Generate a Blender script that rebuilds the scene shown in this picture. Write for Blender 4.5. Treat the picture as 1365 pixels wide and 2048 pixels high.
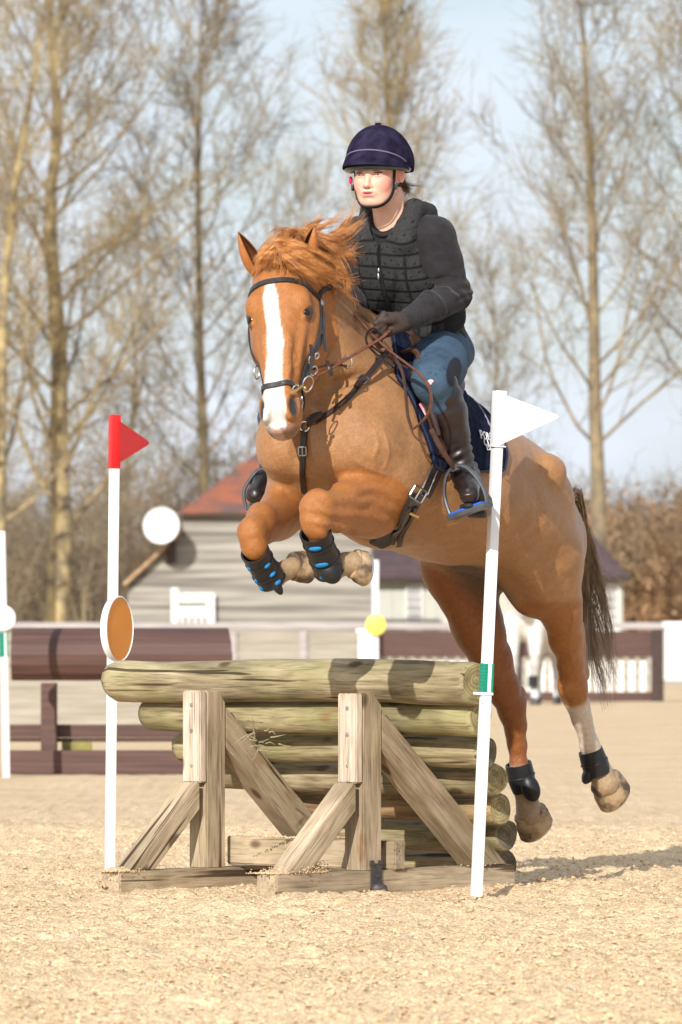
import bpy, bmesh, math, random
import numpy as np
from mathutils import Vector, Matrix
from mathutils.bvhtree import BVHTree

# ------------------------------------------------------------------ camera, sky, sun
for o in list(bpy.data.objects): bpy.data.objects.remove(o)
SC = bpy.context.scene
COL = SC.collection
FPX, CXP, HOR, CH = 11378.0, 682.5, 1280.0, 0.8        # focal length in photo pixels, centre, horizon row, eye height
cam = bpy.data.cameras.new('camera'); camo = bpy.data.objects.new('camera', cam); COL.objects.link(camo)
camo.location = (0, 0, CH); camo.rotation_euler = (math.radians(90), 0, 0)
cam.sensor_fit = 'VERTICAL'; cam.sensor_height = 36; cam.sensor_width = 24; cam.lens = FPX/2048*36
cam.shift_y = (HOR-1024)/2048
cam.clip_start = .5; cam.clip_end = 3000
cam.dof.use_dof = True; cam.dof.focus_distance = 17.45; cam.dof.aperture_fstop = 9.5
SC.camera = camo
SC.render.resolution_x, SC.render.resolution_y = 682, 1024
SC.view_settings.view_transform = 'Standard'; SC.view_settings.look = 'None'
SC.view_settings.exposure = 0.16; SC.view_settings.gamma = 1
SUN_EL = math.radians(26.5); SUN_AZ = (-.31, -.951)
w = bpy.data.worlds.new('World'); SC.world = w; w.use_nodes = True
nt = w.node_tree; nt.nodes.clear()
sky = nt.nodes.new('ShaderNodeTexSky'); sky.sky_type = 'NISHITA'; sky.sun_disc = False
sky.sun_elevation = SUN_EL; sky.sun_rotation = math.radians(198); sky.dust_density = 2.0
bg = nt.nodes.new('ShaderNodeBackground'); bg.inputs['Strength'].default_value = .12
tc = nt.nodes.new('ShaderNodeTexCoord'); mp = nt.nodes.new('ShaderNodeMapping'); mp.inputs['Scale'].default_value = (9, 9, 20)
nz = nt.nodes.new('ShaderNodeTexNoise'); nz.inputs['Scale'].default_value = 1.3; nz.inputs['Detail'].default_value = 7; nz.inputs['Roughness'].default_value = .5
cr = nt.nodes.new('ShaderNodeValToRGB'); cr.color_ramp.elements[0].position = .36; cr.color_ramp.elements[1].position = .62
cr.color_ramp.elements[0].color = (.45, .45, .45, 1); cr.color_ramp.elements[1].color = (.95, .95, .95, 1)
mx = nt.nodes.new('ShaderNodeMix'); mx.data_type = 'RGBA'; mx.inputs['B'].default_value = (6.6, 7.2, 8.1, 1)
wo = nt.nodes.new('ShaderNodeOutputWorld')
L_ = nt.links.new
L_(tc.outputs['Generated'], mp.inputs['Vector']); L_(mp.outputs[0], nz.inputs['Vector']); L_(nz.outputs['Fac'], cr.inputs[0])
L_(cr.outputs[0], mx.inputs['Factor']); L_(sky.outputs[0], mx.inputs['A']); L_(mx.outputs['Result'], bg.inputs['Color']); L_(bg.outputs[0], wo.inputs[0])
sl = bpy.data.lights.new('sun', 'SUN'); sl.energy = 4.9; sl.angle = math.radians(.53); sl.color = (1, .96, .90)
so = bpy.data.objects.new('sun', sl); COL.objects.link(so)
sd = Vector((SUN_AZ[0]*math.cos(SUN_EL), SUN_AZ[1]*math.cos(SUN_EL), math.sin(SUN_EL)))
so.rotation_euler = sd.to_track_quat('Z', 'Y').to_euler(); so.location = sd*30

random.seed(7); RNG = np.random.default_rng(7)
V = Vector
def P(px, py, D): return V(((px-CXP)*D/FPX, D, CH+(HOR-py)*D/FPX))
def GD(py): return CH*FPX/(py-HOR)                      # distance of a ground point seen at row py
def A3(*a): return np.array(a, float)

# ------------------------------------------------------------------ tagging helpers
def tag(o, label=None, cat=None, group=None, kind=None):
    if label: o['label'] = label
    if cat: o['category'] = cat
    if group: o['group'] = group
    if kind: o['kind'] = kind
    return o
def empty(name, loc, label, cat, group=None):
    o = bpy.data.objects.new(name, None); COL.objects.link(o); o.location = loc; o.empty_display_size = .1
    return tag(o, label, cat, group)
def WM(o):
    M = Matrix.Identity(4)
    while o is not None: M = o.matrix_parent_inverse @ o.matrix_basis @ M; o = o.parent
    return M
def link(name, me, mat=None, parent=None):
    o = bpy.data.objects.new(name, me); COL.objects.link(o)
    if mat is not None:
        for m in (mat if isinstance(mat, (list, tuple)) else [mat]): me.materials.append(m)
    if parent is not None:
        o.parent = parent; o.matrix_parent_inverse = WM(parent).inverted()      # geometry is authored in world space
    return o
def npmesh(name, v, faces, smooth=True, col=None):
    """v (n,3) array; faces (m,k) array or list of lists"""
    me = bpy.data.meshes.new(name)
    v = np.asarray(v, np.float32)
    if isinstance(faces, np.ndarray):
        m, k = faces.shape
        me.vertices.add(len(v)); me.vertices.foreach_set('co', v.ravel())
        me.loops.add(m*k); me.loops.foreach_set('vertex_index', faces.astype(np.int32).ravel())
        me.polygons.add(m); me.polygons.foreach_set('loop_start', np.arange(0, m*k, k, dtype=np.int32))
        me.update(calc_edges=True); me.validate()
    else:
        me.from_pydata([tuple(map(float, p)) for p in v], [], faces); me.update()
    me.polygons.foreach_set('use_smooth', [smooth]*len(me.polygons))
    if col is not None:
        a = me.attributes.new('Col', 'FLOAT_COLOR', 'POINT')
        c = np.ones((len(v), 4), np.float32); c[:, :3] = col; a.data.foreach_set('color', c.ravel())
    return me
class MB:
    """collects shapes for ONE mesh"""
    def __init__(s): s.v = []; s.f = []
    def add(s, vs, fs):
        o = len(s.v); s.v += [tuple(p) for p in vs]; s.f += [[i+o for i in f] for f in fs]
    def box(s, c, ax, ay, az, sz, bev=0):
        c = V(c); h = [V(ax)*sz[0]/2, V(ay)*sz[1]/2, V(az)*sz[2]/2]
        if bev <= 0:
            vs = [c+h[0]*i+h[1]*j+h[2]*k for i in (-1, 1) for j in (-1, 1) for k in (-1, 1)]
            s.add(vs, [(0, 1, 3, 2), (4, 6, 7, 5), (0, 4, 5, 1), (2, 3, 7, 6), (0, 2, 6, 4), (1, 5, 7, 3)])
        else:
            bm = bmesh.new(); bmesh.ops.create_cube(bm, size=1)
            for q in bm.verts: q.co = V((q.co.x*sz[0], q.co.y*sz[1], q.co.z*sz[2]))
            bmesh.ops.bevel(bm, geom=bm.edges[:], offset=bev, segments=2, affect='EDGES', profile=.6)
            M = Matrix((V(ax), V(ay), V(az))).transposed()
            bm.verts.index_update()
            s.add([c+M@q.co for q in bm.verts], [[q.index for q in f.verts] for f in bm.faces]); bm.free()
    def tube(s, pts, rad, n=8, cap=True, flat=None):
        pts = [V(p) for p in pts]
        if not hasattr(rad, '__len__'): rad = [rad]*len(pts)
        up = None; rings = []
        for i, p in enumerate(pts):
            t = (pts[min(i+1, len(pts)-1)]-pts[max(i-1, 0)]).normalized()
            if up is None: up = V((0, 0, 1)) if abs(t.z) < .9 else V((1, 0, 0))
            a = t.cross(up); a = a.normalized() if a.length > 1e-6 else V((1, 0, 0)); b = a.cross(t).normalized(); up = b
            r = rad[i]
            rings.append([p+a*math.cos(2*math.pi*k/n)*r+b*math.sin(2*math.pi*k/n)*r*(flat or 1) for k in range(n)])
        vs = [q for r in rings for q in r]; fs = []
        for i in range(len(pts)-1):
            for k in range(n): fs.append((i*n+k, i*n+(k+1) % n, (i+1)*n+(k+1) % n, (i+1)*n+k))
        if cap: fs.append(tuple(range(n))[::-1]); fs.append(tuple((len(pts)-1)*n+k for k in range(n)))
        s.add(vs, fs)
    def ribbon(s, pts, nrm, wid, th):
        """flat strap: points on surface, normals, width, thickness"""
        n = len(pts); vs = []; fs = []
        for i in range(n):
            t = (pts[min(i+1, n-1)]-pts[max(i-1, 0)]).normalized(); m = nrm[i]; m = (m-t*m.dot(t)).normalized(); c = t.cross(m).normalized()
            wi = wid[i] if hasattr(wid, '__len__') else wid
            for (a, b) in ((-1, 0), (-.86, 1), (.86, 1), (1, 0), (.86, -.3), (-.86, -.3)): vs.append(pts[i]+c*a*wi/2+m*b*th)
        for i in range(n-1):
            for k in range(6): fs.append((i*6+k, i*6+(k+1) % 6, (i+1)*6+(k+1) % 6, (i+1)*6+k))
        fs.append(tuple(range(6))[::-1]); fs.append(tuple((n-1)*6+k for k in range(6)))
        s.add(vs, fs)
    def torus(s, c, ax, ay, rx, ry, r, n=24, m=8):
        c = V(c); ax = V(ax).normalized(); ay = V(ay).normalized(); az = ax.cross(ay); vs = []; fs = []
        for i in range(n):
            a = 2*math.pi*i/n; d = ax*math.cos(a)+ay*math.sin(a); p = c+ax*math.cos(a)*rx+ay*math.sin(a)*ry
            for j in range(m):
                b = 2*math.pi*j/m; vs.append(p+d*math.cos(b)*r+az*math.sin(b)*r)
        for i in range(n):
            for j in range(m): fs.append((i*m+j, ((i+1) % n)*m+j, ((i+1) % n)*m+(j+1) % m, i*m+(j+1) % m))
        s.add(vs, fs)
    def ball(s, c, r, ax=(1, 0, 0), ay=(0, 1, 0), az=(0, 0, 1), n=16, m=10):
        c = V(c); ax, ay, az = V(ax), V(ay), V(az); r = r if hasattr(r, '__len__') else (r, r, r); vs = []; fs = []
        for j in range(m+1):
            ph = math.pi*j/m
            for i in range(n):
                a = 2*math.pi*i/n; vs.append(c+ax*r[0]*math.sin(ph)*math.cos(a)+ay*r[1]*math.sin(ph)*math.sin(a)+az*r[2]*math.cos(ph))
        for j in range(m):
            for i in range(n): fs.append((j*n+i, (j+1)*n+i, (j+1)*n+(i+1) % n, j*n+(i+1) % n))
        s.add(vs, fs)
    def prism(s, pts, off):
        """polygon pts (3-D, planar) extruded by off"""
        n = len(pts); off = V(off)
        s.add([V(p) for p in pts]+[V(p)+off for p in pts], [tuple(range(n))[::-1], tuple(range(n, 2*n))]+[(i, (i+1) % n, n+(i+1) % n, n+i) for i in range(n)])
    def build(s, name, mat, parent=None, smooth=False, angle=40, **kw):
        me = bpy.data.meshes.new(name); me.from_pydata(s.v, [], s.f); me.update()
        bm = bmesh.new(); bm.from_mesh(me); bmesh.ops.recalc_face_normals(bm, faces=bm.faces)
        if smooth:
            for e in bm.edges:
                if len(e.link_faces) == 2 and e.calc_face_angle(0) > math.radians(angle): e.smooth = False
            for f in bm.faces: f.smooth = True
        bm.to_mesh(me); bm.free()
        o = link(name, me, mat, parent)
        return tag(o, **kw) if kw else o
def catmull(pts, per=6):
    pts = [V(p) for p in pts]; out = []
    for i in range(len(pts)-1):
        p0 = pts[max(i-1, 0)]; p1 = pts[i]; p2 = pts[i+1]; p3 = pts[min(i+2, len(pts)-1)]
        for k in range(per):
            t = k/per; out.append(.5*((2*p1)+(p2-p0)*t+(2*p0-5*p1+4*p2-p3)*t*t+(3*p1-p0-3*p2+p3)*t**3))
    out.append(pts[-1]); return out
def vnoise(shape_pts, cell, seed):
    """smooth value noise at 2-D points"""
    r = np.random.default_rng(seed); T = r.random((256, 256)).astype(np.float32)
    x = shape_pts[0]/cell; y = shape_pts[1]/cell; xi = np.floor(x).astype(int); yi = np.floor(y).astype(int); fx = x-xi; fy = y-yi
    fx = fx*fx*(3-2*fx); fy = fy*fy*(3-2*fy); g = lambda a, b: T[a % 256, b % 256]
    return (g(xi, yi)*(1-fx)+g(xi+1, yi)*fx)*(1-fy)+(g(xi, yi+1)*(1-fx)+g(xi+1, yi+1)*fx)*fy-.5

# ------------------------------------------------------------------ materials
def newmat(name):
    m = bpy.data.materials.new(name); m.use_nodes = True; return m, m.node_tree, m.node_tree.nodes['Principled BSDF']
def pm(name, c1, c2=None, rough=.6, scale=20, stretch=(1, 1, 1), bump=0, bscale=None, spec=.4, attr=False, metal=0, sheen=0, detail=6, ramp=(.35, .65), var=.0, coat=0):
    m, t, b = newmat(name); N = t.nodes.new; L = t.links.new
    b.inputs['Roughness'].default_value = rough; b.inputs['Specular IOR Level'].default_value = spec; b.inputs['Metallic'].default_value = metal
    if sheen: b.inputs['Sheen Weight'].default_value = sheen; b.inputs['Sheen Roughness'].default_value = .4
    if coat: b.inputs['Coat Weight'].default_value = coat; b.inputs['Coat Roughness'].default_value = .15
    tc = N('ShaderNodeTexCoord'); mp = N('ShaderNodeMapping'); mp.inputs['Scale'].default_value = stretch; L(tc.outputs['Object'], mp.inputs['Vector'])
    nz = N('ShaderNodeTexNoise'); nz.inputs['Scale'].default_value = scale; nz.inputs['Detail'].default_value = detail; L(mp.outputs[0], nz.inputs['Vector'])
    cr = N('ShaderNodeValToRGB'); cr.color_ramp.elements[0].position = ramp[0]; cr.color_ramp.elements[1].position = ramp[1]; L(nz.outputs['Fac'], cr.inputs[0])
    if attr:
        at = N('ShaderNodeAttribute'); at.attribute_name = 'Col'
        mul = N('ShaderNodeMix'); mul.data_type = 'RGBA'; mul.blend_type = 'MULTIPLY'; mul.inputs['Factor'].default_value = 1
        cr.color_ramp.elements[0].color = (1-var, 1-var, 1-var, 1); cr.color_ramp.elements[1].color = (1, 1, 1, 1)
        L(at.outputs['Color'], mul.inputs['A']); L(cr.outputs[0], mul.inputs['B']); L(mul.outputs['Result'], b.inputs['Base Color'])
    else:
        cr.color_ramp.elements[0].color = (*(c2 or c1), 1); cr.color_ramp.elements[1].color = (*c1, 1); L(cr.outputs[0], b.inputs['Base Color'])
    if bump:
        n2 = N('ShaderNodeTexNoise'); n2.inputs['Scale'].default_value = bscale or scale*3; n2.inputs['Detail'].default_value = 5; L(mp.outputs[0], n2.inputs['Vector'])
        bp = N('ShaderNodeBump'); bp.inputs['Strength'].default_value = bump; bp.inputs['Distance'].default_value = .01; L(n2.outputs['Fac'], bp.inputs['Height']); L(bp.outputs[0], b.inputs['Normal'])
    return m
def wood(name, base, dark, green, gw=.5, rings=False, grain=1.0, rough=.8):
    """grain runs along object X; knots and weathering"""
    m, t, b = newmat(name); N = t.nodes.new; L = t.links.new
    b.inputs['Roughness'].default_value = rough; b.inputs['Specular IOR Level'].default_value = .25
    tc = N('ShaderNodeTexCoord'); oi = N('ShaderNodeObjectInfo')
    ad = N('ShaderNodeVectorMath'); ad.operation = 'ADD'; L(tc.outputs['Object'], ad.inputs[0])
    sc = N('ShaderNodeVectorMath'); sc.operation = 'SCALE'; sc.inputs['Scale'].default_value = 7; cb = N('ShaderNodeCombineXYZ')
    for i in range(3): L(oi.outputs['Random'], cb.inputs[i])
    L(cb.outputs[0], sc.inputs[0]); L(sc.outputs[0], ad.inputs[1])
    def noise(scale, st, det=6, dist=0):
        mp = N('ShaderNodeMapping'); mp.inputs['Scale'].default_value = st; L(ad.outputs[0], mp.inputs['Vector'])
        nz = N('ShaderNodeTexNoise'); nz.inputs['Scale'].default_value = scale; nz.inputs['Detail'].default_value = det; nz.inputs['Distortion'].default_value = dist; L(mp.outputs[0], nz.inputs['Vector']); return nz
    def ramp(src, p0, p1, c0, c1):
        r = N('ShaderNodeValToRGB'); r.color_ramp.elements[0].position = p0; r.color_ramp.elements[1].position = p1
        r.color_ramp.elements[0].color = (*c0, 1); r.color_ramp.elements[1].color = (*c1, 1); L(src, r.inputs[0]); return r
    def mix(a, bb, fac, mode='MIX'):
        x = N('ShaderNodeMix'); x.data_type = 'RGBA'; x.blend_type = mode
        for sock, val in (('A', a), ('B', bb), ('Factor', fac)):
            if isinstance(val, bpy.types.NodeSocket): L(val, x.inputs[sock])
            else: x.inputs[sock].default_value = val if sock == 'Factor' else (*val, 1)
        return x.outputs['Result']
    g1 = noise(40*grain, (.13, 1, 1), 8, .7); g2 = noise(6, (.5, 1.3, 1.3), 4, .6); g3 = noise(9, (.6, 1, 1), 3); g4 = noise(150, (.05, 1, 1), 3, .3)
    c = ramp(g1.outputs['Fac'], .32, .66, dark, base).outputs[0]
    c = mix(c, green, ramp(g2.outputs['Fac'], .42, .66, (0, 0, 0), (gw, gw, gw)).outputs[0])
    c = mix(c, (.27, .13, .045), ramp(g3.outputs['Fac'], .66, .76, (0, 0, 0), (.65, .65, .65)).outputs[0])
    vo = N('ShaderNodeTexVoronoi'); vo.inputs['Scale'].default_value = 5.5; mpv = N('ShaderNodeMapping'); mpv.inputs['Scale'].default_value = (.75, 1.4, 1.4); L(ad.outputs[0], mpv.inputs['Vector']); L(mpv.outputs[0], vo.inputs['Vector'])
    c = mix(c, (.10, .06, .03), ramp(vo.outputs['Distance'], .09, .16, (.85, .85, .85), (0, 0, 0)).outputs[0])
    c = mix(c, (.62, .6, .6), ramp(g4.outputs['Fac'], .36, .5, (.0, .0, .0), (1, 1, 1)).outputs[0], 'MULTIPLY') if False else c
    cr4 = ramp(g4.outputs['Fac'], .3, .48, (.55, .52, .5), (1, 1, 1)); c = mix(c, cr4.outputs[0], 1.0, 'MULTIPLY'); g5 = noise(30, (.035, 1, 1), 2, .5); cr5 = ramp(g5.outputs['Fac'], .33, .365, (.22, .19, .16), (1, 1, 1)); c = mix(c, cr5.outputs[0], 1.0, 'MULTIPLY'); g6 = noise(3.2, (1, 1, 1), 5, .3); cr6 = ramp(g6.outputs['Fac'], .35, .65, (.68, .66, .62), (1.12, 1.1, 1.08)); c = mix(c, cr6.outputs[0], 1.0, 'MULTIPLY')
    L(c, b.inputs['Base Color'])
    bp = N('ShaderNodeBump'); bp.inputs['Strength'].default_value = .55; bp.inputs['Distance'].default_value = .004; L(g1.outputs['Fac'], bp.inputs['Height'])
    bp2 = N('ShaderNodeBump'); bp2.inputs['Strength'].default_value = .5; bp2.inputs['Distance'].default_value = .003; L(g4.outputs['Fac'], bp2.inputs['Height']); L(bp.outputs[0], bp2.inputs['Normal']); L(bp2.outputs[0], b.inputs['Normal'])
    return m
def endgrain(name, base, dark):
    m, t, b = newmat(name); N = t.nodes.new; L = t.links.new
    b.inputs['Roughness'].default_value = .85
    tc = N('ShaderNodeTexCoord'); mp = N('ShaderNodeMapping'); mp.inputs['Location'].default_value = (0, .012, -.008); L(tc.outputs['Object'], mp.inputs['Vector'])
    wv = N('ShaderNodeTexWave'); wv.wave_type = 'RINGS'; wv.rings_direction = 'X'; wv.inputs['Scale'].default_value = 24; wv.inputs['Distortion'].default_value = 6; wv.inputs['Detail'].default_value = 2; L(mp.outputs[0], wv.inputs['Vector'])
    nz = N('ShaderNodeTexNoise'); nz.inputs['Scale'].default_value = 22; nz.inputs['Detail'].default_value = 6; L(tc.outputs['Object'], nz.inputs['Vector'])
    r1 = N('ShaderNodeValToRGB'); r1.color_ramp.elements[0].color = (*dark, 1); r1.color_ramp.elements[1].color = (*base, 1); L(wv.outputs['Fac'], r1.inputs[0])
    r2 = N('ShaderNodeValToRGB'); r2.color_ramp.elements[0].position = .35; r2.color_ramp.elements[1].position = .62; r2.color_ramp.elements[0].color = (.35, .3, .2, 1); r2.color_ramp.elements[1].color = (1.1, 1.1, 1, 1); L(nz.outputs['Fac'], r2.inputs[0])
    x = N('ShaderNodeMix'); x.data_type = 'RGBA'; x.blend_type = 'MULTIPLY'; x.inputs['Factor'].default_value = .8; L(r1.outputs[0], x.inputs['A']); L(r2.outputs[0], x.inputs['B']); L(x.outputs['Result'], b.inputs['Base Color'])
    bp = N('ShaderNodeBump'); bp.inputs['Strength'].default_value = .6; bp.inputs['Distance'].default_value = .003; L(nz.outputs['Fac'], bp.inputs['Height']); L(bp.outputs[0], b.inputs['Normal'])
    return m

M_sand = pm('sand', (.80, .63, .43), (.67, .52, .345), rough=.95, scale=26, bump=.9, bscale=95, spec=.1, detail=10, ramp=(.32, .68))
def tint(m, scale, lo, hi, st=(1, 1, 1)):
    t = m.node_tree; b = t.nodes['Principled BSDF']; src = b.inputs['Base Color'].links[0].from_socket; N = t.nodes.new; tc = N('ShaderNodeTexCoord'); mp = N('ShaderNodeMapping'); mp.inputs['Scale'].default_value = st
    nz = N('ShaderNodeTexNoise'); nz.inputs['Scale'].default_value = scale; nz.inputs['Detail'].default_value = 6; cr = N('ShaderNodeValToRGB'); cr.color_ramp.elements[0].position = .36; cr.color_ramp.elements[1].position = .62
    cr.color_ramp.elements[0].color = (*lo, 1); cr.color_ramp.elements[1].color = (*hi, 1); x = N('ShaderNodeMix'); x.data_type = 'RGBA'; x.blend_type = 'MULTIPLY'; x.inputs['Factor'].default_value = 1
    t.links.new(tc.outputs['Object'], mp.inputs['Vector']); t.links.new(mp.outputs[0], nz.inputs['Vector']); t.links.new(nz.outputs['Fac'], cr.inputs[0]); t.links.new(src, x.inputs['A']); t.links.new(cr.outputs[0], x.inputs['B']); t.links.new(x.outputs['Result'], b.inputs['Base Color'])
tint(M_sand, 1.7, (.90, .88, .84), (1, 1, 1)); tint(M_sand, 110, (.70, .63, .55), (1.03, 1.02, 1))
M_log = wood('weathered_log', (.45, .38, .25), (.20, .155, .09), (.29, .28, .13), .6)
M_timber = wood('sawn_timber', (.52, .42, .30), (.33, .25, .17), (.32, .28, .16), .4)
M_pale = wood('pale_timber', (.60, .51, .42), (.42, .33, .25), (.46, .39, .30), .3)
M_end = endgrain('log_end', (.34, .28, .14), (.22, .18, .09))
M_endd = endgrain('dark_log_end', (.17, .14, .09), (.11, .09, .06))
M_white = pm('white_plastic', (.82, .83, .84), (.76, .77, .79), rough=.35, scale=8, spec=.45)
M_red = pm('red_plastic', (.62, .02, .02), (.55, .015, .018), rough=.4, scale=10)
M_orange = pm('orange_face', (.92, .33, .02), (.86, .29, .02), rough=.5, scale=9, bump=.05, bscale=80)
M_green = pm('green_tape', (.0, .26, .16), (.0, .2, .13), rough=.35, scale=30)
M_steel = pm('steel', (.62, .62, .62), (.5, .5, .5), rough=.28, metal=1, scale=40)
M_brass = pm('brass', (.75, .5, .2), (.6, .4, .15), rough=.3, metal=1, scale=40)
M_blackm = pm('black_metal', (.035, .035, .038), (.06, .05, .045), rough=.5, scale=60, bump=.2)
M_brown = pm('brown_painted_wood', (.105, .050, .038), (.062, .030, .024), rough=.6, scale=14, stretch=(.1, 1, 4), bump=.3)
M_dbrown = pm('dark_stained_wood', (.06, .035, .03), (.04, .024, .02), rough=.7, scale=14, bump=.3)
tint(M_white, 4, (.90, .89, .86), (1, 1, 1))
# ------------------------------------------------------------------ ground
def graded(a, b, step, far, grow=1.12):
    out = list(np.arange(a, b, step)); s = step
    while out[-1] < far: s *= grow; out.append(out[-1]+s)
    return np.array(out)
ys = graded(10.5, 24, .016, 900, 1.06); xp = graded(0, 1.55, .014, 500, 1.16); xs = np.concatenate([-xp[::-1], xp[1:]])
GX, GY = np.meshgrid(xs, ys); fade = np.clip((40-GY)/14, 0, 1)*np.clip((2.4-np.abs(GX))/.8, 0, 1)
hz = np.zeros_like(GX)
for cell, amp, sd_ in ((.9, .010, 1), (.23, .007, 2), (.09, .007, 3), (.045, .009, 4), (.026, .0095, 5)): hz += vnoise((GX*1.0+GY*.13, GY), cell, sd_)*amp*2
hz *= fade
far_ = vnoise((GX, GY), 1.3, 9)*.03*np.clip((GY-16)/10, 0, 1)*np.clip((90-GY)/20, 0, 1); hz += far_
def heap(cx, cy, r, h): global hz; hz += h*np.exp(-((GX-cx)**2+(GY-cy)**2)/(r*r))
heap(*P(1330, 1280, 19.3)[:2], .35, .03); heap(*P(620, 1280, 17.7)[:2], .28, .006); heap(*P(1150, 1280, 18.1)[:2], .3, .035)
_r = np.random.default_rng(77)
for _k in range(70):      # old hoof prints and scuffs
    dy = 11.8+14*_r.random()**1.2; dx = (_r.random()*2-1)*dy*.062; R1, R2 = _r.uniform(.045, .085), _r.uniform(.05, .10); an = _r.random()*3.14; q1 = ((GX-dx)*math.cos(an)+(GY-dy)*math.sin(an))/R1; q2 = (-(GX-dx)*math.sin(an)+(GY-dy)*math.cos(an))/R2; rr_ = np.sqrt(q1**2+q2**2)
    hz += _r.uniform(.4, 1.0)*(-.014*np.exp(-rr_**4)+.008*np.exp(-((rr_-1.25)/.28)**2))
ny, nx = GX.shape
idx = np.arange(ny*nx).reshape(ny, nx); fc = np.stack([idx[:-1, :-1], idx[:-1, 1:], idx[1:, 1:], idx[1:, :-1]], -1).reshape(-1, 4)
gm = npmesh('ground', np.stack([GX, GY, hz-.012], -1).reshape(-1, 3), fc)
tag(link('ground', gm, M_sand), kind='structure')
# crumbs of loose sand lying over it
def clods(n, seed, x0, x1, y0, y1, r0, r1):
    r = np.random.default_rng(seed); vs = []; fs = []
    base = np.array([(1, 0, 0), (-1, 0, 0), (0, 1, 0), (0, -1, 0), (0, 0, 1), (0, 0, -.6)]); bf = np.array([(0, 2, 4), (2, 1, 4), (1, 3, 4), (3, 0, 4), (2, 0, 5), (1, 2, 5), (3, 1, 5), (0, 3, 5)])
    yy = y0+(y1-y0)*r.random(n)**1.3; xx = (r.random(n)*2-1)*(yy*.064+.05); sz = r0+(r1-r0)*r.random(n)**8
    ix = np.clip(np.searchsorted(xs, xx), 0, nx-1); iy = np.clip(np.searchsorted(ys, yy), 0, ny-1); zz = hz[iy, ix]-.012
    vs = base[None]*sz[:, None, None]*(.5+.9*r.random((n, 6, 1)))+sz[:, None, None]*r.normal(0, .3, (n, 6, 3)); ang = r.random(n)*6.28; c, s = np.cos(ang)[:, None], np.sin(ang)[:, None]
    vx = vs[:, :, 0]*c-vs[:, :, 1]*s; vy = vs[:, :, 0]*s+vs[:, :, 1]*c
    vs = np.stack([vx+xx[:, None], vy+yy[:, None], vs[:, :, 2]*.8+zz[:, None]+sz[:, None]*.3], -1).reshape(-1, 3)
    fs = (bf[None]+(np.arange(n)*6)[:, None, None]).reshape(-1, 3)
    return npmesh('loose_sand', vs, fs, False)
tag(link('loose_sand', clods(90000, 5, -1.4, 1.4, 11.6, 24, .0015, .0088), M_sand), 'loose crumbs of pale sand scattered over the arena surface', 'sand', kind='stuff')

# ------------------------------------------------------------------ log jump
U = V((.73, -.683, 0)); W_ = V((.683, .73, 0)); Z = V((0, 0, 1))
J0 = P(508, 1280, 17.85); J0.z = 0
def J(u, v, z): return J0+U*u+W_*v+Z*z
def Jpx(px, v, z):                                      # u for which a point (v,z) of the jump shows in column px
    lo, hi = -2, 2
    for _ in range(40):
        m = (lo+hi)/2; p = J(m, v, z); x = p.x/p.y*FPX+CXP
        if x < px: lo = m
        else: hi = m
    return lo
jump = empty('log_jump', J(0, .6, 0), 'weathered round log jump on wooden A-frame feet under the leaping horse', 'horse jump')
def timber(name, a, b, side, w_, h_, mat, parent, bev=.004, cuts=None, seed=0):
    """board from a to b, local X along the grain; w_ along side, h_ across"""
    a, b = V(a), V(b); X = (b-a).normalized(); Y = (V(side)-X*V(side).dot(X)).normalized(); Zz = X.cross(Y); L = (b-a).length
    bm = bmesh.new(); bmesh.ops.create_cube(bm, size=1)
    for q in bm.verts: q.co = V((q.co.x*L, q.co.y*w_, q.co.z*h_))
    if cuts:
        Mi = Matrix((X, Y, Zz)); c0 = (a+b)/2
        for (pt, nr) in cuts:
            r = bmesh.ops.bisect_plane(bm, geom=bm.verts[:]+bm.edges[:]+bm.faces[:], plane_co=Mi@(V(pt)-c0), plane_no=Mi@V(nr), clear_outer=True)
            es = [e for e in bm.edges if e.is_boundary]
            if es: bmesh.ops.holes_fill(bm, edges=es)
    if bev:
        bmesh.ops.bevel(bm, geom=[e for e in bm.edges if e.calc_face_angle(0) > .3], offset=bev, segments=2, affect='EDGES')
    me = bpy.data.meshes.new(name); bm.to_mesh(me); bm.free()
    o = link(name, me, mat); o.matrix_basis = Matrix.Translation((a+b)/2) @ Matrix((X, Y, Zz)).transposed().to_4x4()
    if parent is not None: o.parent = parent; o.matrix_parent_inverse = WM(parent).inverted()
    return o
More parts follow.
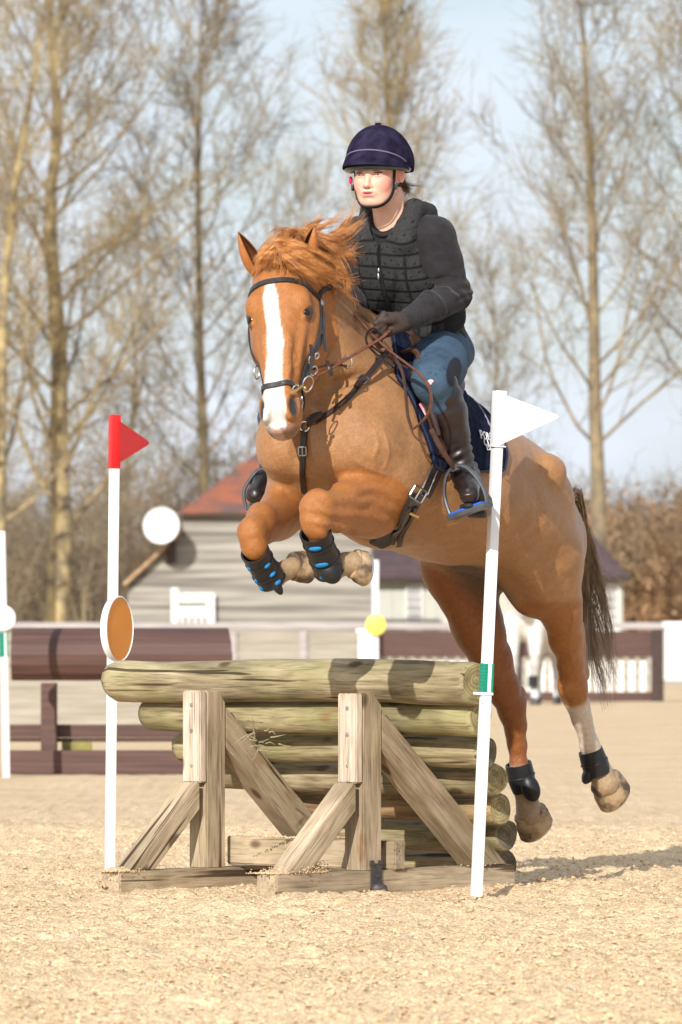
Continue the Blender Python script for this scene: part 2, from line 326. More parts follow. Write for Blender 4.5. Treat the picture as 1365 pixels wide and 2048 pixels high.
def log(name, a, b, r, mats, parent, seed, r2=None):
    a, b = V(a), V(b); X = (b-a).normalized(); Y = Z.cross(X).normalized(); Zz = X.cross(Y); L = (b-a).length; rr = np.random.default_rng(seed)
    n, m = 40, 70; r2 = r2 or r; ph = rr.random(12)*6.28; vs = []; fs = []; mi = []
    for i in range(m+1):
        t = i/m; e = min(t, 1-t)*L; rad = (r+(r2-r)*t)*(1-.10*max(0, 1-e/.012)**2)
        off = V((0, .006*math.sin(t*5+ph[0]), .005*math.sin(t*7+ph[1])))
        for k in range(n):
            an = 2*math.pi*k/n
            q = rad*(1+.02*math.sin(2*an+ph[2])+.014*math.sin(3*an+ph[3]+t*2)+.012*math.sin(t*17+ph[4]+an)+.01*math.sin(t*31+2*an+ph[5]))
            vs.append((-L/2+t*L+(.004*math.sin(an*2+ph[6]) if i in (0, m) else 0), off.y+q*math.cos(an), off.z+q*math.sin(an)))
    for i in range(m):
        for k in range(n): fs.append((i*n+k, i*n+(k+1) % n, (i+1)*n+(k+1) % n, (i+1)*n+k)); mi.append(0)
    for end in (0, m):
        c = len(vs); vs.append((-L/2+end/m*L, 0, 0))
        for k in range(n): fs.append((end*n+k, end*n+(k+1) % n, c) if end else (end*n+(k+1) % n, end*n+k, c)); mi.append(1)
    me = npmesh(name, np.array(vs), fs); me.polygons.foreach_set('material_index', mi)
    me.polygons.foreach_set('use_smooth', [x == 0 for x in mi])
    o = link(name, me, mats); o.matrix_basis = Matrix.Translation((a+b)/2) @ Matrix((X, Y, Zz)).transposed().to_4x4()
    o.parent = parent; o.matrix_parent_inverse = WM(parent).inverted(); return o
M_log2 = wood('mossy_log', (.41, .35, .21), (.19, .15, .08), (.29, .28, .12), .6)
M_log3 = wood('rusty_log', (.42, .27, .14), (.17, .11, .065), (.34, .29, .16), .8)
LOGS = [  # px left, px right, row centre, radius, v, mat
    (234, 952, 1364, .0705, .575, M_log, M_end), (299, 960, 1437, .0550, .655, M_log2, M_end), (362, 970, 1502, .0520, .735, M_log2, M_endd),
    (436, 987, 1562, .0530, .81, M_log, M_end), (560, 999, 1618, .0530, .89, M_log3, M_end), (600, 1009, 1677, .0520, .965, M_log, M_endd), (620, 1009, 1738, .0530, 1.04, M_log2, M_endd)]
for i, (xl, xr, yc, r, v, m_, me_) in enumerate(LOGS):
    z = CH+(HOR-yc)*18.2/FPX
    if i: v = .47+(.048+r-(z-.555)*.747)/.664; z = CH+(HOR-yc)*(18.15+.45*(v-.575))/FPX
    ul, ur = Jpx(xl, v, z), Jpx(xr+6, v, z)
    lg = log('log', J(ul, v, z), J(ur, v, z), r, (m_, me_), jump, 100+i, r2=r*1.02)
    lg['label'] = ['thick pale topmost log', 'green stained log under the topmost one', 'mossy third log with orange patch', 'grey fourth log from the top', 'rust coloured fifth log', 'shaded sixth log', 'dark bottom log on the sand'][i]
BH = .066
def aframe(u0, dz, pmat, zpost):
    # base beam runs away from the camera, standing on the sand
    p = lambda v, z: J(u0, v, z+dz)
    timber('base_beam', p(0, BH/2-.008), p(1.13, BH/2-.008), U, .088, BH+.016, M_timber, jump)
    zt = BH
    top = (p(.495, zpost-.075), (W_*.62+Z*.62).normalized())
    # the upright: rear layer full height, front layer down to the brace
    timber('upright', p(.4445, zt-.002), p(.4445, zpost), U, .082, .089, pmat, jump, cuts=[(p(.452, zpost+.0), (W_*.72+Z*.69).normalized())])
    timber('face_board', p(.384, .345), p(.384, zpost), U, .082, .030, M_pale, jump)
    # front brace
    a = p(.392, .33); b = p(.11, zt+.005); d = (b-a).normalized()
    timber('front_brace', a-d*.06, b+d*.08, U, .0805, .074, M_timber, jump, bev=.003, cuts=[(p(.3692, 0), W_), (p(0, zt+.001), -Z), (p(0, .345), Z) ])
    # rear brace
    a = p(.47, zpost-.10); b = p(1.02, zt); d = (b-a).normalized()
    timber('rear_brace', a-d*.03, b+d*.12, U, .078, .10, M_timber, jump, bev=.003, cuts=[(p(.4905, 0), -W_), (p(0, zt+.001), -Z), (p(1.12, 0), W_)])
    for zz, s in ((zpost-.047, 1), (zpost-.131, 1), (.40, .7)):
        bo = MB(); c = p(.3685, zz)+U*.002; bo.tube([c, c-W_*.002], [.0075*s, .0068*s], 14)
        bo.tube([c-W_*.0015, c-W_*.0035], [.0035*s, .003*s], 10); bo.build('bolt', M_steel, jump, True)
aframe(.055, 0, M_timber, .630)
aframe(-.640, -.010, M_timber, .645)
timber('cross_rail', J(-.64, .56, BH+.045), J(.11, .56, BH+.045), W_, .05, .092, M_timber, jump)
timber('rear_rail', J(-.56, .46, BH+.12), J(-.56, .46, BH+.12)+U*.001, W_, .05, .09, M_timber, jump) if False else None
# bolt plate on the near beam
pl = MB(); c = J(.055+.0450, .455, .052)
sh = [(-.024, -.035), (-.024, .022), (-.029, .032), (-.026, .046), (-.014, .047), (-.009, .036), (.009, .036), (.014, .047), (.026, .046), (.029, .032), (.024, .022), (.024, -.035), (.03, -.05), (-.03, -.05)]
pl.prism([c+W_*x+Z*y for x, y in sh], U*.006)
for x, y in ((-.019, .036), (.019, .036), (0, -.004)): q = c+W_*x+Z*y; pl.tube([q+U*.005, q+U*.011], .005, 8)
pl.ball(c+Z*-.045+U*.012, (.03, .018, .022), n=10, m=6)
pl.build('lifting_bracket', M_blackm, jump, True)
# splinters torn from the logs
sp = MB(); r_ = random.Random(3)
for k in range(26):
    p0 = P(515+r_.gauss(0, 22), 1478+r_.gauss(0, 18), 18.28); d = V((r_.gauss(0, 1), r_.gauss(0, .4)-.2, r_.gauss(0, .8)))
    if r_.random() < .5: d = V((1, -.4, r_.gauss(0, .3)))
    p1 = p0+d.normalized()*r_.uniform(.02, .075); sp.tube([p0, (p0+p1)/2+V((0, 0, r_.gauss(0, .004))), p1], [.0022, .0018, .0004], 4)
sp.build('splinters', M_log, jump)
# sand heaped on the near beam and brace
def pile(name, pts, mat, seed, parent):
    r = random.Random(seed); m = MB()
    for (c, rad, n) in pts:
        for k in range(n*4):
            q = V(c)+V((r.gauss(0, rad[0]), r.gauss(0, rad[1]), abs(r.gauss(0, rad[2])))); s = r.uniform(.0008, .0026); m.ball(q, (s*1.4, s*1.2, s), n=6, m=4)
    return m.build(name, mat, parent, False)
pile('sand_heap', [(J(.045, .03+.035*k, BH+.001), (.03, .022, .002+.0035*k), 70) for k in range(6)]+[(J(.045, 1.0, BH), (.02, .04, .004), 60), (J(-.3, .56, BH+.092), (.08, .006, .002), 90), (J(-.635, .03, BH-.01), (.03, .04, .002), 70)], M_sand, 4, jump)

def mound(name, c, ax, ay, L, Wd, h, seed, lean=0):
    n1_, n2_ = 46, 26; a = np.linspace(-1, 1, n1_); b = np.linspace(-1, 1, n2_); A, B = np.meshgrid(a, b, indexing='ij'); f = np.clip(1-np.abs(A)**2.2, 0, 1)*np.clip(1-np.abs(B)**2.2, 0, 1)
    nz_ = vnoise((A*L*.5, B*Wd*.5), .012, seed)+.6*vnoise((A*L*.5, B*Wd*.5), .005, seed+1); H = h*f*(1+1.2*nz_)-.001+lean*A*0; ax, ay = np.array(ax), np.array(ay)
    v = np.array(c)+ax*(A*L/2)[..., None]+ay*(B*Wd/2*(1+.12*vnoise((A*L, B*0), .03, seed+3)))[..., None]+np.array([0, 0, 1.])*H[..., None]; i = np.arange(n1_*n2_).reshape(n1_, n2_)
    return link(name, npmesh(name, v.reshape(-1, 3), np.stack([i[:-1, :-1], i[1:, :-1], i[1:, 1:], i[:-1, 1:]], -1).reshape(-1, 4)), M_sand, jump)
mound('sand_mound', J(.05, .13, BH+.002), W_, U, .26, .088, .020, 301); mound('sand_mound', J(-.645, .05, BH-.008), W_, U, .13, .086, .010, 302)
mound('sand_mound', J(.05, .20, BH+.03), (W_+Z*1.25).normalized(), U, .20, .07, .016, 304); mound('sand_mound', J(.055, 1.03, BH+.002), W_, U, .10, .07, .010, 303)
# ------------------------------------------------------------------ flag poles
def flag_pole(name, base, top, wid, label, sleeve, flagpts, flagmat, slv_w, disc=None, band=None, clip=None, cat='flag pole'):
    base, top = V(base), V(top)
    root = empty(name, base, label, cat, 'flag poles')
    ax = (top-base).normalized(); side = V((1, 0, 0))-ax*ax.x; side.normalize(); dep = side.cross(ax)
    rot = Matrix.Rotation(math.radians(24), 3, ax); sx, sy = rot@side, rot@dep
    m = MB(); m.box((base+top)/2, sx, sy, ax, (wid*.86, wid*.86, (top-base).length), .003); m.build('pole', M_white, root, True)
    if sleeve:
        a, b = sleeve; pa = base.lerp(top, a); pb = top+ax*.004
        m = MB(); m.box((pa+pb)/2, sx, sy, ax, (slv_w, slv_w, (pb-pa).length), .004); s = m.build('flag_sleeve', flagmat, root, True)
        m = MB(); m.prism([V(q) for q in flagpts], V((0, .004, 0))); m.build('flag', flagmat, root, False)
    if band:
        a, b = band; pa = base.lerp(top, a); pb = base.lerp(top, b); m = MB()
        n = 9
        for k in range(n): q0 = pa.lerp(pb, k/n); q1 = pa.lerp(pb, (k+1)/n); m.box((q0+q1)/2-sx*wid*.30, sx, sy, ax, (wid*.4, wid*.86+.005, (q1-q0).length-.0006), .001); m.box((q0+q1)/2+sx*wid*.40, sx, sy, ax, (wid*.2, wid*.86+.005, (q1-q0).length-.0006), .001)
        m.build('tape_band', M_green, root, True)
    return root, ax, side, sx, sy
# white flag: one straight leaning pole in front of the right end of the logs
wb, wt = P(953, 1793, 17.72), P(999.5, 784, 17.72)
def rtri(px, D): return [P(x, y, D) for x, y in px]
def swing(pts, x0, k): return [V((p.x, p.y+(p.x-x0)*k, p.z)) for p in pts]
def rounded(pts, k, r, D, n=6):
    """round corner k of a pixel polygon"""
    out = []
    for i, p in enumerate(pts):
        if i != k: out.append(p); continue
        a = np.array(pts[i-1], float); b = np.array(p, float); c = np.array(pts[(i+1) % len(pts)], float)
        u_ = (a-b)/np.linalg.norm(a-b); v_ = (c-b)/np.linalg.norm(c-b)
        for j in range(n+1): t = j/n; out.append(tuple(b+u_*r*(1-t)**2+v_*r*t**2))
    return rtri(out, D)
wp, ax, side, sx, sy = flag_pole('white_flag_pole', wb, wt, .0345, 'white leaning pole with large white triangular flag at the right end of the log jump', (.893, 1), rounded([(1003, 787), (1122, 833), (998, 891)], 1, 11, 17.70), M_white, .036, band=(.405, .462))
m = MB(); c = wb.lerp(wt, .402); m.box(c, sx, sy, ax, (.037, .037, .009), .002); m.box(c-side*.024, side, side.cross(ax), ax, (.03, .03, .0078), .002); m.build('clip', M_white, wp, True); m = MB(); m.box(wb.lerp(wt, .892), sx, sy, ax, (.043, .043, .004), .001); m.build('sleeve_rim', M_white, wp, True)
m = MB(); r_ = random.Random(5)
rb, rt = P(220, 1758, 19.28), P(230, 832, 19.28)
rp, ax, side, sx, sy = flag_pole('red_flag_pole', rb, rt, .034, 'white pole topped by a red triangular flag at the left end of the log jump', (.886, 1), swing(rounded([(240, 842), (300, 883), (240, 925)], 1, 9, 19.262), P(240, 880, 19.262).x, 1.5), M_red, .034)
# orange faced disc in a white dish
m = MB(); c = P(238, 1258, 19.2); dn = V((.925, -.38, 0)).normalized(); da = Z; db = dn.cross(da)
R_ = .112
prof = [(0, .0), (R_*.9, 0), (R_*.9, .002), (R_, .002), (R_*1.0, -.008), (R_*.95, -.020), (R_*.6, -.024), (0, -.024)]
def lathe(m, c, ax, a1, a2, prof, n=40):
    vs = []; fs = []
    for (r, h) in prof:
        for k in range(n): an = 2*math.pi*k/n; vs.append(c+a1*math.cos(an)*r+a2*math.sin(an)*r+ax*h)
    for i in range(len(prof)-1):
        for k in range(n): fs.append((i*n+k, i*n+(k+1) % n, (i+1)*n+(k+1) % n, (i+1)*n+k))
    m.add(vs, fs)
lathe(m, c, dn, da, db, prof[3:]); m.build('disc_holder', M_white, rp, True, 50)
m = MB(); lathe(m, c, dn, da, db, [(0, .003), (R_*.95, .003), (R_*.97, -.002)]); m.build('number_disc', M_orange, rp, True, 50)
m = MB(); lathe(m, c, dn, da, db, [(R_*.95, .0025), (R_*.965, .006), (R_*1.0, .004), (R_*1.0, -.004)]); m.build('disc_rim', M_white, rp, True, 50)
# ------------------------------------------------------------------ background: jumps, fences
M_bw = pm('pale_weatherboard', (.35, .325, .28), (.15, .135, .115), rough=.8, scale=1.6, stretch=(.22, 1, 7), bump=.2, ramp=(.38, .60))
M_bw2 = pm('pale_kickboard', (.38, .345, .28), (.24, .215, .17), rough=.8, scale=6, stretch=(.2, 1, 7))
M_grey = pm('grey_weathered_rail', (.42, .38, .37), (.3, .27, .26), rough=.8, scale=8, stretch=(.2, 1, 3))
M_yel = pm('yellow_face', (.75, .62, .12), (.68, .56, .1), rough=.5, scale=8)
M_moss = pm('mossy_board', (.30, .29, .06), (.2, .17, .07), rough=.9, scale=9)
M_wpaint = pm('white_paint', (.78, .78, .76), (.66, .66, .63), rough=.6, scale=6)
EX, EY, EZ = V((1, 0, 0)), V((0, 1, 0)), V((0, 0, 1))
def pbox(m, x0, x1, y0, y1, D, dep, bev=0, dz=0):
    a, b = P(x0, y1, D), P(x1, y0, D); m.box(((a.x+b.x)/2, D+dep/2+dz, (a.z+b.z)/2), EX, EY, EZ, (b.x-a.x, dep, b.z-a.z), bev)
# brown log jump at the left
D = 34.5
t = empty('brown_log_jump', P(250, 1543, D), 'dark brown painted roll top jump standing far behind the red flag', 'horse jump')
m = MB(); pr = []
for k in range(11):
    a = math.radians(-60+k*21); pr.append((-.17*math.cos(a), .172*math.sin(a)))
x0, x1 = P(22, 0, D).x, P(466, 0, D).x; zc = P(0, 1312, D).z; n = len(pr); vs = []; fs = []
for e, x in ((0, x0), (1, x1)):
    for (yy, zz) in pr: vs.append((x-(.03 if e else 0)*max(0, zz)/.17, D+.17+yy, zc+zz))
fs = [(i, i+1, n+i+1, n+i) for i in range(n-1)]+[tuple(range(n)), tuple(range(n, 2*n))[::-1], (0, n, 2*n-1, n-1)]
m.add(vs, fs); m.build('roll_top', M_brown, t, True, 12)
for a, b in ((82, 114), (385, 417)): m = MB(); pbox(m, a, b, 1366, 1502, D+.1, .09, .006); m.build('post', M_brown, t)
m = MB(); pbox(m, 20, 372, 1449, 1475, D+.2, .03, .004); pbox(m, 20, 430, 1476, 1484, D+.22, .03); m.build('lower_rail', M_brown, t)
m = MB(); pbox(m, 124, 184, 1484, 1502, D+.21, .03, .004); m.build('mossy_block', M_moss, t)
m = MB(); pbox(m, 18, 395, 1501, 1548, D+.05, .12, .006); m.build('base_rail', M_brown, t)
# far left pole with white disc
D = .8*FPX/(1550-HOR)
wp2, ax, side, sx, sy = flag_pole('white_pole', P(13, 1556, D), P(3, 1062, D), .042, 'plain white pole with white disc and green band at the far left edge', None, None, None, 0, band=(.49, .59))
m = MB(); c = P(6, 1236, D-.04); lathe(m, c, -EY, EX, EZ, [(0, .004), (.068, .004), (.075, 0), (.075, -.02), (0, -.02)]); m.build('number_disc', M_white, wp2, True, 50)
# yellow disc pole
D = 50.0
yp, ax, side, sx, sy = flag_pole('yellow_disc_pole', P(751, 1464, D), P(751, 1120, D), .055, 'white pole with round yellow disc below the jumping horse', None, None, None, 0)
m = MB(); c = P(752, 1250, D-.06); lathe(m, c, -EY, EX, EZ, [(0, .004), (.085, .004), (.092, 0), (.092, -.02), (0, -.02)], 28); m.build('number_disc', M_yel, yp, True, 50)
m = MB(); pbox(m, 717, 745, 1263, 1455, 51, .12, .01); pbox(m, 713, 749, 1258, 1266, 50.98, .16, .005)
tag(m.build('short_white_post', M_white), 'short square white post beside the yellow disc', 'post')
# picket jump on the right
D = 75.0
t = empty('picket_jump', P(1040, 1402, D), 'brown boarded jump with a row of white pickets behind the horse tail', 'horse jump')
m = MB(); pbox(m, 742, 1306, 1262, 1314, D, .08, .008); m.build('top_board', M_brown, t)
m = MB(); pbox(m, 742, 1306, 1384, 1402, D, .10, .008); m.build('base_rail', M_brown, t)
for a in (738, 1020, 1304): m = MB(); pbox(m, a, a+24, 1258, 1404, D-.1, .1, .008); m.build('post', M_dbrown, t)
for k in range(24):
    a = 762+k*22.5; m = MB(); pbox(m, a, a+14, 1310, 1388, D+.1, .03, .004); m.build('picket', M_wpaint, t)
m = MB(); c = P(1170, 1296, D-.03); m.ball(c, (.16, .03, .19)); m.build('shadow_patch', M_dbrown, t)  # shadow on the jump, modelled as a flat dark ellipsoid
# white box wall at the right edge
D = 74.0; m = MB(); pbox(m, 1331, 1480, 1256, 1362, D, .5, .02); pbox(m, 1327, 1484, 1243, 1256, D-.03, .56, .01)
tag(m.build('white_block_wall', M_wpaint), 'low white painted block wall at the right edge beyond the tail', 'wall')
# boundary rail fence
D = 99.0
t = empty('boundary_fence', P(200, 1371, D), 'low pale board fence with grey top rail along the edge of the arena', 'fence')
m = MB(); pbox(m, -400, 1800, 1245, 1258, D-.1, .12, .01); m.build('top_rail', M_grey, t)
m = MB()
for k in range(5): pbox(m, -400, 1800, 1264+k*23, 1284+k*23, D, .03)
m.build('board_panel', M_bw2, t)
for k in range(16): m = MB(); pbox(m, -380+k*140, -366+k*140, 1256, 1374, D-.06, .08); m.build('post', M_grey, t)
D = 53.5
m = MB()
for k in range(4): pbox(m, -90, 560, 1358+k*25, 1381+k*25, D+.004*(k % 2), .04, .004)
tag(m.build('pale_kickboard', M_bw2), 'low pale kickboards seen under the brown log of the left hand jump', 'fence')

# ------------------------------------------------------------------ barn and stable range
M_tile = pm('orange_roof_tiles', (.30, .095, .045), (.13, .075, .065), rough=.85, scale=1.6, stretch=(1, 1, 2.2), bump=.3, ramp=(.4, .6), detail=9)
M_slate = pm('dark_roof_tiles', (.105, .062, .062), (.06, .042, .046), rough=.8, scale=3, bump=.3)
M_glass = pm('dark_glass', (.30, .28, .27), (.20, .19, .19), rough=.1, scale=4, spec=.8)
M_grn = pm('grey_green_boards', (.50, .50, .43), (.40, .40, .35), rough=.8, scale=5, stretch=(9, 1, .25))
def boards(m, outline, D, pitch, dep=.03):
    """horizontal lapped boards clipped to a pixel outline: list of (row, x0, x1) edges interpolated"""
    rows = [o[0] for o in outline]; y = rows[0]
    while y < rows[-1]:
        y2 = min(y+pitch, rows[-1]); f = lambda r, i: float(np.interp(r, rows, [o[i] for o in outline]))
        a0, a1, b0, b1 = f(y, 1), f(y, 2), f(y2, 1), f(y2, 2)
        q = [P(a0, y, D), P(a1, y, D), P(b1, y2, D-.02), P(b0, y2, D-.02)]; q = [V((p.x, p.y+o_, p.z)) for p, o_ in zip(q, (0, 0, 0, 0))]
        m.prism(q, V((0, dep, 0))); y = y2
D = 108.0
t = empty('barn', P(500, 1377, D), 'tall pale weatherboarded barn with orange tiled hipped roof', 'barn')
wall = MB(); pbox(wall, 366, 744, 1024, 1378, D+.05, 5.5); pbox(wall, 256, 366, 1165, 1378, D+.052, 5.4)
wall.prism([P(257, 1165, D+.052), P(345, 1080, D+.052), P(366, 1060, D+.052), P(366, 1165, D+.052)], V((0, 5.4, 0)))
boards(wall, [(1026, 366, 744), (1068, 364, 744), (1160, 258, 744), (1378, 256, 744)], D, 9.2)
wall = wall.build('wall', M_bw, t)
m = MB(); e = [P(354, 1027, D-.3), P(756, 1027, D-.3), P(756, 1027, D+6), P(354, 1027, D+6)]; r0, r1 = P(530, 893, D+2.8), P(690, 893, D+2.8)
m.add(e+[r0, r1], [(0, 1, 5, 4), (1, 2, 5), (2, 3, 4, 5), (3, 0, 4), (0, 3, 2, 1)]); rf = m.build('roof', M_tile, t)
m = MB(); q = [P(246, 1166, D-.25), P(350, 1072, D-.25), P(366, 1056, D-.25), P(366, 1062, D-.25), P(350, 1079, D-.25), P(250, 1172, D-.25)]; m.prism(q, V((0, 5.9, 0))); m.build('lean_to_roof', pm('ochre_verge', (.45, .30, .16), (.3, .18, .1), scale=8), t)
m = MB(); pbox(m, 350, 422, 1188, 1254, D-.12, .06); wf = MB()
for a, b, c_, d in ((343, 357, 1176, 1262), (357.5, 413.5, 1186, 1205), (357.5, 413.5, 1213, 1235), (414, 430, 1186, 1258)): pbox(wf, a, b, c_, d, D-.2, .08)
for k in range(4): pbox(wf, 362+k*13, 368+k*13, 1235.5, 1256, D-.17, .03)
wo_ = wf.build('window', M_wpaint, t); m.build('pane', M_glass, wo_)
# satellite dish on the barn
ds = empty('satellite_dish', P(323, 1052, D-.6), 'round white satellite dish mounted at the corner of the barn', 'satellite dish')
m = MB(); n_ = V((-.15, -1, .1)).normalized(); a1 = n_.cross(EZ).normalized(); a2 = a1.cross(n_)
lathe(m, P(323, 1051, D-.9), -n_, a1, a2, [(0, .06), (.12, .052), (.25, .025), (.335, -.02), (.34, -.022), (.345, -.01), (.25, .045), (0, .085)], 40); m.build('dish', M_white, ds, True, 60)
m = MB(); m.tube([P(325, 1055, D-.8), P(340, 1075, D-.5), P(343, 1110, D-.1)], .05, 8); m.box(P(343, 1100, D-.08), EX, EY, EZ, (.16, .12, .5)); m.build('bracket', M_dbrown, ds)
# low stable range
D = 118.0
t = empty('stable_range', P(1000, 1375, D), 'long low stable building with dark tiled roof and pale boarded walls', 'stable')
m = MB(); pbox(m, 746, 1246, 1150, 1378, D, 6); m.build('wall', M_grn, t)
m = MB(); e = [P(738, 1155, D-.4), P(1262, 1155, D-.4), P(1262, 1155, D+6.5), P(738, 1155, D+6.5)]; r0, r1 = P(738, 1048, D+3), P(1168, 1048, D+3)
m.add(e+[r0, r1], [(0, 1, 5, 4), (1, 2, 5), (2, 3, 4, 5), (3, 0, 4), (0, 3, 2, 1)]); m.build('roof', M_slate, t)
m = MB(); pbox(m, 740, 1260, 1154, 1161, D-.38, .1); m.build('gutter', M_dbrown, t)
for x in (812, 1206):
    f_ = MB()
    for a, b, c_, d in ((x, x+4, 1168, 1262), (x+30, x+34, 1168, 1262), (x+4, x+30, 1168, 1173), (x+4, x+30, 1258, 1262), (x+11, x+13, 1173, 1258), (x+21, x+23, 1173, 1258)): pbox(f_, a, b, c_, d, D-.06, .05)
    for k in range(4): pbox(f_, x+4, x+30, 1190+k*17, 1192+k*17, D-.055, .03)
    fo = f_.build('window', M_wpaint, t); m = MB(); pbox(m, x+4, x+30, 1173, 1258, D-.01, .02); m.build('pane', M_glass, fo)
for k in range(17): m = MB(); a = 752+k*30; pbox(m, a, a+3, 1160, 1378, D-.02, .03); m.build('cover_strip', M_grn, t)

# ------------------------------------------------------------------ trees
M_bark = pm('lichen_bark', (.46, .36, .18), (.17, .135, .09), rough=.9, scale=3.2, bump=.5, bscale=20, ramp=(.38, .62))
M_twig = pm('twigs', (.47, .36, .18), (.22, .17, .10), rough=.9, scale=1.2, ramp=(.35, .65))
M_bark2 = pm('grey_bark', (.29, .225, .13), (.15, .12, .08), rough=.9, scale=3, bump=.5, bscale=20)
M_twig2 = pm('grey_twigs', (.36, .285, .17), (.16, .13, .09), rough=.9, scale=1.2)
M_limb = pm('limb_bark', (.38, .29, .15), (.16, .125, .085), rough=.9, scale=2.5)
def tubes(segs, n=4):
    """segs: list of (points (k,3), radii (k,)) -> arrays"""
    vs, fs, o = [], [], 0; ca = np.cos(np.arange(n)*2*np.pi/n); sa = np.sin(np.arange(n)*2*np.pi/n)
    for pts, rad in segs:
        k = len(pts); t = np.gradient(pts, axis=0); t /= np.linalg.norm(t, axis=1)[:, None]+1e-9
        up = np.array([.31, .17, .93]) if abs(t[0, 2]) < .8 else np.array([1, .1, 0.])
        a = np.cross(t, up); a /= np.linalg.norm(a, axis=1)[:, None]+1e-9; b = np.cross(a, t)
        ring = pts[:, None]+(a[:, None]*ca[None, :, None]+b[:, None]*sa[None, :, None])*rad[:, None, None]
        vs.append(ring.reshape(-1, 3)); i = np.arange(k-1)[:, None]*n+np.arange(n)[None]; j = np.arange(k-1)[:, None]*n+((np.arange(n)+1) % n)[None]
        fs.append(np.stack([i, j, j+n, i+n], -1).reshape(-1, 4)+o); o += k*n
    return np.concatenate(vs), np.concatenate(fs)
def curve(p, d, L, k, r, bend=.25, upb=.2):
    pts = [p]; d = d/np.linalg.norm(d)
    for i in range(k): d = d+r.normal(0, bend/k**.5, 3)+np.array([0, 0, upb/k]); d /= np.linalg.norm(d); pts.append(pts[-1]+d*L/k)
    return np.array(pts), d
def bare_tree(px, row, D, H, trad, label, seed, lim=None, nprim=34, spread=.55, first=.22, trunkpts=None, mats=None, dens=1.0, up=.5, reach=.34):
    r = np.random.default_rng(seed); mats = mats or (M_bark, M_twig)
    base = P(px, row, D); base.z = 0
    root = empty('bare_tree', base, label, 'tree', 'bare winter trees')
    limbs, tw = [], []
    if trunkpts: tp = np.array([tuple(P(x, y, D)) for x, y in trunkpts]); tp = np.vstack([[tp[0][0], D, 0], tp])
    else: tp = np.array([(base.x+H*.012*math.sin(i*1.1+seed), D, H*i/10) for i in range(11)])
    if tp[-1][2] < H: tp = np.vstack([tp, tp[-1]+(tp[-1]-tp[-2])/np.linalg.norm(tp[-1]-tp[-2])*(H-tp[-1][2])])
    cum = np.concatenate([[0], np.cumsum(np.linalg.norm(np.diff(tp, axis=0), axis=1))]); T = cum[-1]
    s = np.linspace(0, T, 30); tr = np.stack([np.interp(s, cum, tp[:, i]) for i in range(3)], 1); trr = trad*np.clip(1-s/T, .06, 1)**.8*(1+.35*np.exp(-s/.5))
    tv, tf = tubes([(tr, trr)], 12)
    link('trunk', npmesh('trunk', tv, tf), mats[0], root)
    for i in range(nprim):
        f = first+(1-first)*((i+r.random())/nprim)**.9; q = tr[min(29, int(f*29))]; az = i*2.4+r.normal(0, .4); R0 = trad*(1-f)**.8
        el = up+r.normal(0, .12)+.3*f; d = np.array([math.cos(az)*math.cos(el), math.sin(az)*math.cos(el), math.sin(el)]); L = H*reach*(1.08-f*.62)*r.uniform(.65, 1.2)
        p1, _ = curve(q, d, L, 8, r, .28, spread*1.7); rad = max(.015, R0*.30)*np.linspace(1, .16, 9); limbs.append((p1, rad))
        for j in range(int(7*dens)):
            g = .15+.85*(j+r.random())/(int(7*dens)+.01); k = min(7, int(g*8)); dd = p1[k+1]-p1[k]; dd /= np.linalg.norm(dd); dd = dd+r.normal(0, .55, 3); dd[2] += .12; L2 = L*(.55-.28*g)*r.uniform(.6, 1.2)
            p2, _ = curve(p1[k], dd, L2, 5, r, .3, .2); r2 = rad[k]*.45*np.linspace(1, .25, 6); r2 = np.maximum(r2, .007); (limbs if j % 3 == 0 else tw).append((p2, r2))
            for l in range(6):
                h = .1+.9*(l+r.random())/6; kk = min(4, int(h*5)); d3 = p2[kk+1]-p2[kk]; d3 /= np.linalg.norm(d3); d3 = d3+r.normal(0, .5, 3); L3 = (.5+.9*r.random())*(.5+L2*.35)
                p3, _ = curve(p2[kk], d3, L3, 3, r, .25, .1); tw.append((p3, np.array([.0085, .007, .0055, .004])))
                for n_ in range(2):
                    e = r.integers(1, 4); d4 = p3[e]-p3[e-1]; d4 /= np.linalg.norm(d4); d4 = d4+r.normal(0, .5, 3); p4, _ = curve(p3[e], d4, .25+.45*r.random(), 2, r, .2, .05); tw.append((p4, np.array([.006, .005, .003])))
    lv, lf = tubes(limbs, 5); link('limbs', npmesh('limbs', lv, lf), M_limb, root)
    cv, cf = tubes(tw, 3); link('crown', npmesh('crown', cv, cf), mats[1], root)
    return root
G2 = (M_bark2, M_twig2)
bare_tree(115, 1262, 121, 17.5, .26, 'tall golden barked tree with thick straight trunk left of the red flag', 11, trunkpts=[(112, 1262), (125, 1050), (118, 900), (120, 700), (104, 520), (100, 400), (118, 250), (104, 120), (100, 0)], nprim=46, first=.2, dens=1.15)
bare_tree(404, 1300, 126, 15.5, .15, 'slender dark tree with upswept branches above the barn roof', 12, trunkpts=[(410, 1300), (408, 900), (400, 700), (398, 500), (396, 340), (400, 200)], mats=G2, nprim=36, first=.26, up=.6, reach=.37)
bare_tree(790, 1300, 124, 16.5, .19, 'golden tree whose branches fan out above the rider helmet', 13, trunkpts=[(800, 1300), (795, 900), (790, 600), (785, 330), (775, 200), (770, 60)], nprim=40, first=.36, up=.95, reach=.31)
bare_tree(1200, 1300, 122, 16.0, .20, 'dark forked tree standing behind the white flag', 14, trunkpts=[(1196, 1300), (1198, 1000), (1190, 800), (1188, 600), (1185, 470), (1180, 330), (1170, 120), (1160, 0)], mats=G2, nprim=34, first=.30, up=.7, reach=.33)
bare_tree(2, 1290, 118, 15.5, .18, 'leaning tree cut off by the left edge of the picture', 15, trunkpts=[(-5, 1290), (0, 900), (6, 600), (30, 380), (60, 200)], nprim=34, first=.2)
